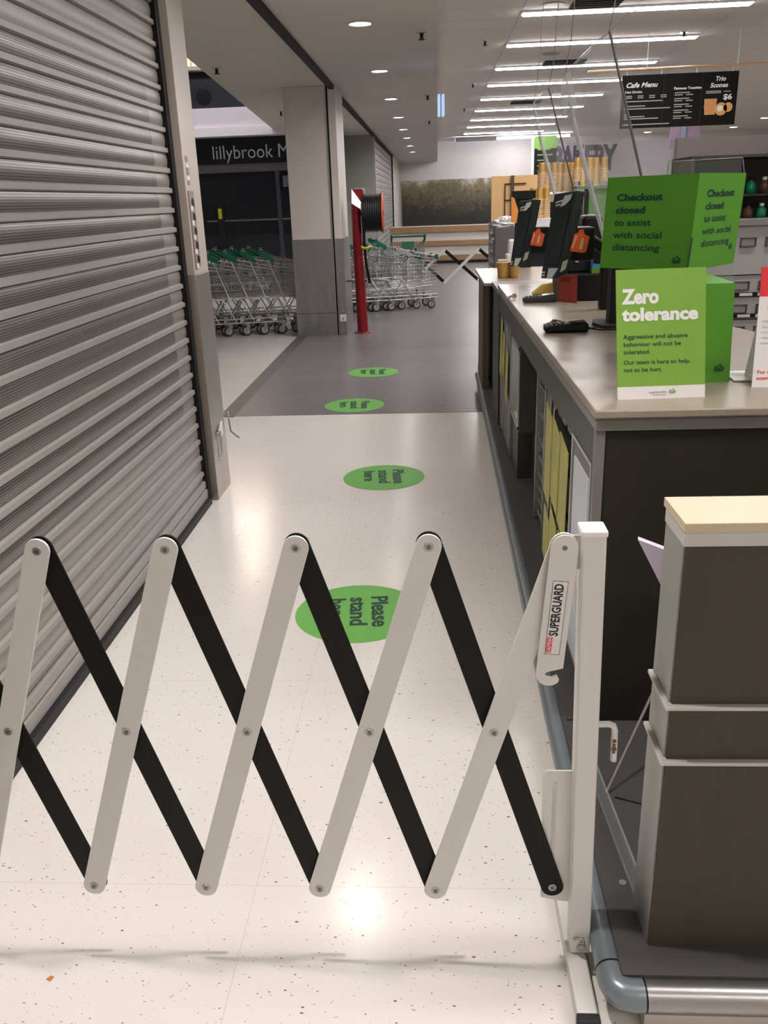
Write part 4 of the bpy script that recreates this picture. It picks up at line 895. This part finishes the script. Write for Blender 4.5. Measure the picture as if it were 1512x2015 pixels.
# bakery backdrop and letters
bw = thing('bakery_wall', 'bright white curved wall behind the bakery lettering', 'wall panel', (5, 26.3, 0))
arc = []; n = 14
xa, xb_ = aty(1080, 300, 26).x, aty(1325, 300, 26).x
for i in range(n+1):
    u_ = i/n; arc.append((xa+(xb_-xa)*u_, 26.2+.55*math.sin(math.pi*u_)))
ztb = aty(1200, 276, 26).z
m_ = MB()
for i in range(n): m_.hexa([(arc[i][0], arc[i][1], 0), (arc[i+1][0], arc[i+1][1], 0), (arc[i+1][0], arc[i+1][1]+.05, 0), (arc[i][0], arc[i][1]+.05, 0)], [(arc[i][0], arc[i][1], ztb), (arc[i+1][0], arc[i+1][1], ztb), (arc[i+1][0], arc[i+1][1]+.05, ztb), (arc[i][0], arc[i][1]+.05, ztb)])
m_.build('panel', mat('bright_white_paint', (.80, .76, .84), .5), bw)
for i, c_ in enumerate('BAKERY'):
    u0 = (1084, 1105, 1126, 1148, 1168, 1188)[i]; p_ = aty(u0, 336-i*.6, 25.9)
    lt_ = thing('sign_letter', 'dark grey raised letter %s of the bakery sign on the white wall' % c_, 'letter', p_, 'bakery sign letters')
    text(c_, p_, (1, 0, 0), (0, 0, 1), .62, mat('letter_grey', (.10, .10, .13), .5), lt_, name='letter_face', bold=.04, width=.36)
    for z_ in (.2, .5): MB().tube([p_+V((.16, .0, z_)), p_+V((.16, .45, z_))], .02, 6).build('stud', M_dgrey, lt_)
p0_ = aty(1053, 268, 24); p1_ = aty(1094, 345, 24)
gm = thing('list_board', 'tall green topped black list board beside the bakery wall', 'sign', ((p0_.x+p1_.x)/2, 24, 0))
MB().box((p0_.x, 24, p1_.z), (p1_.x, 24.04, p0_.z-.3)).build('black_panel', M_black, gm)
MB().box((p0_.x, 24, p0_.z-.3), (p1_.x, 24.04, p0_.z)).build('green_header', mat('leaf_green2', (.16, .36, .05), .5), gm)
MB().box((p0_.x-.08, 24, p1_.z), (p0_.x-.02, 24.04, p0_.z)).build('white_post', M_white, gm)
MB().box((p0_.x, 24.0, 0), (p0_.x+.05, 24.04, p1_.z)).box((p1_.x-.05, 24.0, 0), (p1_.x, 24.04, p1_.z)).build('legs', M_white, gm)
m_ = MB()
for k in range(6): m_.box((p0_.x+.08, 23.99, p1_.z+.1+k*.13), (p1_.x-.1-.05*(k % 3), 24.0, p1_.z+.13+k*.13))
m_.build('list_lines', mat('list_green', (.18, .30, .16), .5), gm)
tag(MB().box((aty(897, 279, 29).x, 29, 3.2), (aty(978, 272, 29).x, 29.4, 3.30)).build('slim_ceiling_case', M_grey), 'long slim grey case fixed on the ceiling above the mural', 'light')
c0_ = aty(897, 279, 29).x
MB().box((c0_, 29.41, 3.22), (c0_+3.6, 29.43, 3.29)).build('added_wash_strip', emis('cool_wash', (.80, .84, 1), 16), bpy.data.objects['slim_ceiling_case'])  # glowing strip added out of sight behind the case to brighten the far wall
# distant downlights right
for (u, v, lab) in ((1275, 260, 'left one of the small round lights below the menu board'), (1444, 250, 'right one of the small round lights below the menu board'), (1506, 232, 'small round light at the right edge past the menu board')):
    p = atz(u, v, 3.34); t = thing('downlight', lab, 'downlight', (p.x, p.y, 3.34), 'shop downlights under the menu board')
    MB().lathe((p.x, p.y, 0), [(.13, 3.351), (.13, 3.335), (.11, 3.335)], 20).build('trim_ring', M_white, t)
    MB().disc((p.x, p.y, 3.336), .12, (1, 0, 0), (0, 1, 0), (0, 0, .002)).build('lens', M_dl, t)
# right-hand fascia, shelf with products, drawers
fa = thing('kiosk_fascia', 'wide taupe fascia above the product shelf at right', 'fascia', (3.2, 8.0, 1.4))
q0 = aty(1335, 270, 8); q1 = aty(1520, 345, 8)
MB().box((q0.x, 8.0, q1.z), (4.5, 8.1, aty(1430, 268, 8).z)).build('panel', mat('taupe_paint', (.15, .125, .115), .5), fa)
MB().box((q0.x, 8.03, 0), (4.5, 8.1, q1.z)).build('back_panel', mat('dark_taupe', (.10, .085, .08), .5), fa)
MB().box((q0.x+.75, 7.99, q0.z-.14), (4.0, 8.0, q0.z-.13)).build('trim_line', M_trim, fa)
cabn = thing('drawer_cabinet', 'grey drawer cabinet with label holders behind the counter', 'cabinet', (2.2, 5.3, 0))
cz0 = aty(1490, 443, 5).z; cx0 = 1.42
M_cab = mat('cabinet_grey', (.36, .345, .34), .45)
MB().box((cx0, 5.0, 0), (3.2, 5.6, cz0)).build('body', M_cab, cabn, bev=.004)
MB().box((cx0-.01, 4.98, cz0), (3.22, 5.6, cz0+.03)).build('top', M_grey, cabn)
seams = [hz(1490, v, 4.995) for v in (541, 584, 628, 672)]
for z in seams: MB().box((cx0, 4.994, z), (3.2, 5.0, z+.004)).build('seam', M_black, cabn)
zr = [hz(1490, v, 4.99) for v in (476, 562, 607, 650)]
for ri, z in enumerate(zr):
    for k in range(-1, 6):
        xc = aty(1466 if ri else 1470, 500, 5).x+k*.135
        if xc < cx0+.06: continue
        hnd = MB(); w_ = .042; h_ = .024
        for a_, b_, c_, d_ in ((-w_, -h_, w_, -h_+.005), (-w_, h_-.005, w_, h_), (-w_, -h_, -w_+.005, h_), (w_-.005, -h_, w_, h_)):
            hnd.box((xc+a_, 4.988, z+b_), (xc+c_, 5.0, z+d_))
        hnd.build('handle_frame', mat('bronze_frame', (.10, .08, .07), .4, .4), cabn)
        if k % 2: MB().box((xc-.036, 4.992, z-.019), (xc+.036, 5.0, z+.019)).build('recess', mat('recess_brown', (.09, .075, .05), .5), cabn)
for z in [hz(1490, v, 4.99) for v in (580, 622)]:
    MB().box((cx0, 4.993, z-.008), (3.2, 5.0, z+.014)).build('label_rail', M_black, cabn)
    for k in range(9): 
        x_ = 1.50+k*.10+.018; MB().box((x_, 4.990, z-.005), (x_+.07, 4.993, z+.011)).build('label', M_slabel, cabn)
ps = thing('product_shelf', 'dark open shelf above the grey drawer cabinet', 'shelf', (2.2, 5.4, cz0+.03))
zs = cz0+.03
MB().box((cx0, 5.45, zs), (3.2, 5.5, zs+.32)).box((cx0, 5.1, zs+.32), (3.2, 5.5, zs+.335)).box((cx0, 5.2, zs+.12), (3.2, 5.45, zs+.13)).box((cx0, 5.1, zs), (cx0+.02, 5.5, zs+.32)).build('frame', mat('shelf_dark', (.035, .028, .026), .5), ps)
cols = [('red', (.45, .04, .05)), ('green', (.01, .25, .12)), ('pale blue', (.10, .35, .60)), ('white', (.7, .7, .72)), ('brown', (.12, .06, .04)), ('grey', (.25, .25, .26))]
random.seed(9)
for row, z_ in enumerate((zs, zs+.13)):
    for k in range(9):
        cn, cc = cols[(k*2+row*3+k//3) % 6]; x_ = 1.66+k*.075; h_ = .075 if row == 0 else .085
        b_ = thing('shelf_bottle', '%s bottle, number %d from the left on the %s row of the product shelf' % (cn, k+1, ['lower', 'upper'][row]), 'bottle', (x_, 5.27, z_), 'bottles on the product shelf')
        MB().lathe((x_, 5.27, z_), [(.001, .001), (.027, .001), (.028, h_*.62), (.012, h_*.8), (.012, h_*.92)], 12).build('body', mat('bottle_'+cn.replace(' ', '_'), cc, .3), b_)
        MB().lathe((x_, 5.27, z_), [(.014, h_*.86), (.014, h_*1.05), (.001, h_*1.05)], 10).build('cap', M_white if k % 2 else M_black, b_)
# ------------------------------------------------------------------ mall side
YM = 16.0
mz = lambda v, u=450: aty(u, v, YM).z
sh_ = thing('shop_front', 'dark closed shop front with a lettered sign band across the mall', 'shop', (-3.5, 16.5, 0))
band0, band1 = mz(325, 400), mz(273, 400)
MB().box((-5.5, 16.0, band0), (-1.9, 16.3, band1)).build('sign_band', M_dgrey, sh_)
p_ = aty(418, 314, 15.98)
text('lillybrook M', p_, (1, 0, 0), (0, 0, 1), .22, mat('sign_letters', (.36, .36, .38), .5, emit=(.36, .36, .38), es=.12), sh_, width=aty(569, 308, 15.98).x-p_.x, bold=-.005, lift=.01)
MB().box((-5.5, 16.05, mz(341, 400)), (-1.9, 16.28, band0)).build('lower_bulkhead', mat('grey_bulkhead', (.22, .22, .225), .6), sh_)
MB().box((-5.5, 19.0, 0), (-1.8, 19.1, 2.6)).box((-5.5, 16.3, 2.45), (-1.8, 19.1, 2.5)).box((-1.9, 16.3, 0), (-1.8, 19, 2.5)).build('interior', M_dgrey, sh_)
MB().box((-5.5, 16.6, 0), (-1.95, 17.0, 1.0)).build('shop_counter', mat('shop_counter_dark', (.03, .03, .035), .4), sh_)
MB().box((-4.2, 16.58, mz(437, 450)), (-2.3, 16.6, mz(434, 450))).build('counter_line', M_slabel, sh_)
q0 = aty(429, 411, 15.9); q1 = aty(436, 431, 15.9)
MB().box((q0.x, 15.9, q1.z), (q1.x+.01, 15.93, q0.z)).build('yellow_notice', mat('notice_yellow', (.65, .60, .02), .5), sh_)
MB().box((q0.x-.03, 15.93, 0), (q1.x+.04, 15.99, q0.z+.1)).build('mullion', mat('mullion_dark', (.012, .014, .02), .4), sh_)
MB().box((-2.75, 15.95, 0), (-2.68, 16.02, mz(341, 400))).build('door_frame', mat('frame_blue', (.05, .06, .08), .3), sh_)
MB().box((aty(556, 345, 15.9).x, 15.9, mz(368, 560)), (-2.2, 15.94, mz(346, 560))).build('window_notice', mat('dim_notice', (.12, .14, .18), .4), sh_)
MB().box((aty(400, 353, 18).x, 18, 1.55), (aty(455, 353, 18).x, 18.04, 2.0)).build('dim_poster', mat('dim_poster', (.045, .035, .035), .6), sh_)
MB().box((-5.5, 15.99, .1), (-2.0, 16.0, mz(341, 400))).build('glazing', mat('shop_glass', (.05, .055, .06), .03, var=0, alpha=.25), sh_)
t = struct(MB().box((-6, 15.7, band1), (-1.9, 16.3, mz(215, 450))).build('wall_mall', mat('lilac_white_paint', (.55, .53, .58), .6)))
MB().box((-6, 15.66, band1), (-1.9, 15.71, mz(255, 450)))and None
struct(MB().box((-6, 15.62, band1), (-1.9, 15.72, mz(256, 400))).build('trim_4', mat('bright_ledge', (.85, .84, .88), .5)))
struct(MB().box((-6, 15.9, mz(215, 450)), (-1.9, 16.3, mz(143, 400))).build('wall_mall', mat('mall_black', (.010, .011, .013), .6)))
q0 = aty(400, 190, 15.88)
tag(MB().disc((q0.x, 15.88, q0.z), .13, EX, EZ, (0, .02, 0)).build('round_vent', M_black), 'round dark vent on the black wall above the mall', 'vent')
struct(MB().box((-6, 15.7, mz(143, 400)), (-1.9, 15.95, mz(135, 400))).build('trim_5', M_trim))
lit = MB()
z0, z1 = mz(134, 400), mz(134, 400)+1.4
for k in range(30): lit.box((-6+k*.14, 16.0, z0), (-6+k*.14+.1, 16.06, z1))
lit.box((-6, 16.06, z0), (-1.9, 16.1, z1)); struct(lit.build('wall_mall', mat('corrugated_cream', (.80, .66, .52), .5)))
struct(MB().box((-9.2, -3, 0), (-9, 16, 6)).build('wall_mall', M_dgrey)); struct(MB().box((-9, -3, 5.2), (-1.6, 16.3, 5.4)).build('ceiling', M_dgrey))
struct(MB().box((-9, 16.0, 0), (-5.5, 16.3, 5.3)).build('wall_mall', M_dgrey))
# mall strip lights (in the coffer above the bulkhead and in the mall ceiling)
def area(name, loc, sx, sy, e, col, rot=(0, 0, 0)):
    l = bpy.data.lights.new(name, 'AREA'); l.shape = 'RECTANGLE'; l.size = sx; l.size_y = sy; l.energy = e; l.color = col
    o_ = bpy.data.objects.new(name, l); COL.objects.link(o_); o_.location = loc; o_.rotation_euler = rot
    return o_
for x_ in (-4.6, -3.2):
    t = thing('cove_light', 'mall cove strip light above the soffit', 'light', (x_, 15.3, 4.9), 'mall cove lights')
    MB().box((x_-.6, 15.25, 4.9), (x_+.6, 15.35, 4.95)).build('tube', emis('warm_tube', (1, .80, .6), 45), t)
t = thing('cove_light', 'cool strip light lighting the white bulkhead across the mall', 'light', (-3.4, 14.7, 4.2), 'mall cove lights')
MB().box((-5.4, 14.66, 4.2), (-1.9, 14.74, 4.24)).build('tube', emis('lilac_tube', (.86, .87, 1), 15), t)
for y_ in (13.2,):
    t = thing('strip_light', 'mall ceiling strip light over the trolleys', 'light', (-4.5, y_, 4.6), 'mall strip lights')
    MB().box((-5.5, y_-.1, 4.6), (-3.5, y_+.1, 4.65)).build('tube', emis('cool_tube', (.85, .88, 1), 4), t)
# ------------------------------------------------------------------ trolleys
def make_trolley(deep=False):
    t = thing('shopping_trolley', 'wire shopping trolley', 'trolley', (0, 0, 0))
    L0, L1 = -.42, .43; w0, w1 = .255, .175
    def sx(u, side): return V((L0+(L1-L0)*u, side*(w0+(w1-w0)*u), 0))
    topz = lambda u: .93-.19*u; botz = lambda u: (.31+.08*u) if deep else (.46+.05*u); NH = 9 if deep else 6
    wr = .0038; m_ = MB()
    for s in (-1, 1):
        for j in range(NH):
            f_ = j/(NH-1); m_.tube([sx(0, s)+V((0, 0, botz(0)+(topz(0)-botz(0))*f_)), sx(1, s)+V((0, 0, botz(1)+(topz(1)-botz(1))*f_))], wr*(1.8 if j in (0, NH-1) else 1), 4, False)
        for i in range(19):
            u_ = i/18; m_.tube([sx(u_, s)+V((0, 0, botz(u_))), sx(u_, s)+V((0, 0, topz(u_)))], .0024, 4, False)
    for i in range(9):
        y_ = -1+2*i/8; m_.tube([V((L0, y_*w0, botz(0))), V((L1, y_*w1, botz(1)))], .0026, 4, False)
        m_.tube([V((L1, y_*w1, botz(1))), V((L1, y_*w1, topz(1)))], .0026, 4, False)
    for j in range(6):
        f_ = j/5; m_.tube([V((L1, -w1, botz(1)+(topz(1)-botz(1))*f_)), V((L1, w1, botz(1)+(topz(1)-botz(1))*f_))], wr, 4, False)
    m_.build('basket', M_chrome, t)
    g = MB()
    for i in range(9):
        y_ = -.9+1.8*i/8; g.tube([V((L0+.01, y_*w0, .50)), V((L0+.22, y_*w0*.9, .90))], .0024, 4, False)
    for j in range(4): g.tube([V((L0+.02+.05*j, -w0*.95, .52+.10*j)), V((L0+.02+.05*j, w0*.95, .52+.10*j))], .003, 4, False)
    g.build('rear_gate', M_chrome, t)
    fr = MB()
    for s in (-1, 1):
        for z in (.155, .205): fr.tube([V((-.30, s*.25, z)), V((.44, s*.17, z))], .0085, 6)
        fr.tube([V((-.30, s*.25, .155)), V((-.30, s*.25, .205))], .0085, 6)
        fr.tube([V((.05, s*.235, .16)), V((-.10, s*.245, .44)), V((-.24, s*.25, .46)), V((-.42, s*.262, .96))], .0095, 6)
        fr.tube([V((-.26, s*.252, .20)), V((-.10, s*.247, .44))], .0085, 6)
        fr.tube([V((-.12, s*.24, .455 if not deep else .30)), V((.36, s*.18, .47 if not deep else .34))], .009, 6)
    for x_, w_ in ((-.30, .25), (-.05, .225), (.15, .205), (.44, .17)): fr.tube([V((x_, -w_, .16)), V((x_, w_, .16))], .0075, 6)
    fr.build('frame', mat('frame_wire', (.55, .55, .55), .3, .85), t)
    h_ = MB().tube([V((-.47, -.27, .985)), V((-.47, .27, .985))], .017, 10)
    h_.build('handle', M_dkgreen, t)
    for s in (-1, 1):
        MB().hexa([(-.50, s*.262-.018, .965), (-.46, s*.262-.018, .935), (-.46, s*.262+.018, .935), (-.50, s*.262+.018, .965)], [(-.50, s*.262-.018, 1.01), (-.45, s*.262-.018, 1.02), (-.45, s*.262+.018, 1.02), (-.50, s*.262+.018, 1.01)]).hexa(
            [(-.46, s*.262-.014, .93), (-.33, s*.262-.014, .86), (-.33, s*.262+.014, .86), (-.46, s*.262+.014, .93)], [(-.46, s*.262-.014, 1.0), (-.33, s*.262-.014, .93), (-.33, s*.262+.014, .93), (-.46, s*.262+.014, 1.0)]).build('handle_bracket', M_dkgreen, t, bev=.006)
        MB().box((.40, s*.175-.018, .70), (.455, s*.175+.018, .765)).build('corner_cap', M_dkgreen, t, bev=.008)
    MB().hexa([(-.36, -.10, .78), (-.345, -.10, .78), (-.345, .10, .78), (-.36, .10, .78)], [(-.32, -.10, .90), (-.305, -.10, .90), (-.305, .10, .90), (-.32, .10, .90)]).build('seat_flap', M_dkgreen, t)
    for x_, w_ in ((-.26, .245), (.36, .175)):
        for s in (-1, 1):
            c_ = MB().box((x_-.02, s*w_-.022, .095), (x_+.025, s*w_-.016, .15)).box((x_-.02, s*w_+.016, .095), (x_+.025, s*w_+.022, .15)).box((x_-.02, s*w_-.022, .145), (x_+.025, s*w_+.022, .153)).hexa([(x_-.035, s*w_-.022, .05), (x_-.015, s*w_-.022, .05), (x_-.015, s*w_-.017, .05), (x_-.035, s*w_-.017, .05)], [(x_-.02, s*w_-.022, .1), (x_+.02, s*w_-.022, .1), (x_+.02, s*w_-.017, .1), (x_-.02, s*w_-.017, .1)]).build('caster', M_steel, t)
            MB().lathe((x_-.02, s*w_, .062), [(.001, -.013), (.045, -.013), (.060, -.010), (.061, .010), (.045, .013), (.001, .013)], 20, 'y').build('wheel', mat('wheel_rubber', (.05, .05, .05), .5), c_)
            MB().lathe((x_-.02, s*w_, .062), [(.001, -.0155), (.030, -.0155), (.042, -.014), (.042, .014), (.030, .0155), (.001, .0155)], 16, 'y').build('hub', mat('wheel_hub', (.42, .42, .42), .5), c_)
    return t
protos = {}
def put_trolley(x, y, rz, lab, grp, deep=False):
    c = copy_tree(protos[deep]) if deep in protos else protos.setdefault(deep, make_trolley(deep))
    c.location = (x, y, 0); c.rotation_euler = (0, 0, rz); c['label'] = lab
    if grp: c['group'] = grp
    return c
nm = ['first', 'second', 'third', 'fourth', 'fifth', 'sixth', 'seventh', 'eighth', 'ninth', 'tenth']
aA = R_(11)
for k in range(8):
    s_ = .22*(k); x_ = -1.66-s_*math.cos(aA); y_ = 10.97-s_*math.sin(aA)
    put_trolley(x_, y_, aA, 'nested green-handled trolley, %s from the pillar in the left row' % nm[k], 'nested trolleys left of the pillar')
aB = R_(14)
for k in range(6):
    s_ = .225*k; x_ = -.40-s_*math.cos(aB); y_ = 13.0-s_*math.sin(aB)
    put_trolley(x_, y_, aB, 'nested green-handled trolley, %s from the open end of the row behind the red post' % nm[k], 'nested trolleys right of the red post', True)
for k in range(8):
    s_ = .22*k; x_ = -1.95-s_*math.cos(aA); y_ = 11.62-s_*math.sin(aA)
    put_trolley(x_, y_, aA, 'nested green-handled trolley, %s from the pillar in the rear row left of the pillar' % nm[k], 'nested trolleys in the back left row')
put_trolley(-.42, 14.5, R_(95), 'single trolley seen from behind beyond the right trolley row', None, True)
# ------------------------------------------------------------------ hose reel on red post
hr = thing('hose_reel_post', 'red steel post with flange beside the pillar', 'post', (-.868, 10.57, 0))
MB().lathe((-.868, 10.57, 0), [(.105, 0), (.105, .012), (.07, .02)], 24).build('flange', M_red, hr)
MB().tube([(-.868, 10.57, .01), (-.90, 10.57, 1.62)], [.066, .052], 20).build('column', M_red, hr)
MB().box((-.93, 10.52, 1.52), (-.80, 10.62, 1.66)).build('bracket', M_red, hr, bev=.01)
MB().tube([(-1.05, 10.6, .62), (-.80, 10.6, .625)], .008, 6).build('tie_bar', M_black, hr)
hs = thing('hose_reel', 'black coiled fire hose on a reel with orange side disc', 'hose reel', (-.70, 10.6, 1.18))
HC = V((-.71, 10.62, 1.39))
prh = []
for i in range(9): 
    xx = -.105+.21*i/8; prh.append((.20, xx-.008)); prh.append((.222, xx)); prh.append((.20, xx+.012))
MB().lathe(HC, [(.06, -.12)]+prh+[(.06, .12)], 32, 'x').build('coiled_hose', mat('hose_black', (.015, .015, .017), .45), hs)
MB().lathe(HC+V((.12, 0, 0)), [(.001, 0), (.225, 0), (.232, .008), (.225, .016), (.001, .016)], 36, 'x').build('side_disc', mat('orange_disc', (.55, .10, .04), .45), hs)
MB().tube([HC+V((-.15, 0, 0)), HC+V((.14, 0, 0))], .03, 12).build('axle', M_red, hs)
MB().tube([HC+V((-.09, -.2, -.05)), V((-.80, 10.44, 1.1)), V((-.79, 10.44, .85)), V((-.77, 10.44, .72)), V((-.75, 10.44, .60))], .017, 8).build('hose_tail', M_black, hs)
MB().tube([V((-.83, 10.43, 1.02)), V((-.80, 10.40, 1.005)), V((-.75, 10.40, 1.01)), V((-.73, 10.42, 1.03))], .014, 8).build('nozzle', mat('nozzle_yellow', (.62, .55, .06), .4), hs)
sg2 = thing('angled_white_sign', 'folded white hose reel sign fixed to the pillar side', 'sign', (-.95, 10.72, 1.6))
a_ = [aty(u, v, 10.45) for u, v in ((692, 372), (712, 400), (715, 415), (692, 400))]
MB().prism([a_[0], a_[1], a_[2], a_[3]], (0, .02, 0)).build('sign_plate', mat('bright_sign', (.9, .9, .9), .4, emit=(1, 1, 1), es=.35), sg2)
tag(MB().box((aty(696, 370, 17.9).x, 17.93, aty(700, 381, 17.9).z), (aty(718, 370, 17.9).x, 17.96, aty(700, 370, 17.9).z)).build('wall_notice', M_white), 'small white notice on the grey alcove wall above the hose reel', 'notice')
# leaf scrap on floor
p = atz(97, 1928, 0)
tag(MB().prism([(p.x-.006, p.y, .001), (p.x+.004, p.y-.004, .001), (p.x+.008, p.y+.006, .001), (p.x, p.y+.008, .001)], (0, 0, .002)).build('scrap', mat('orange_scrap', (.55, .22, .08), .6)), 'tiny orange scrap lying on the floor at bottom left', 'scrap')
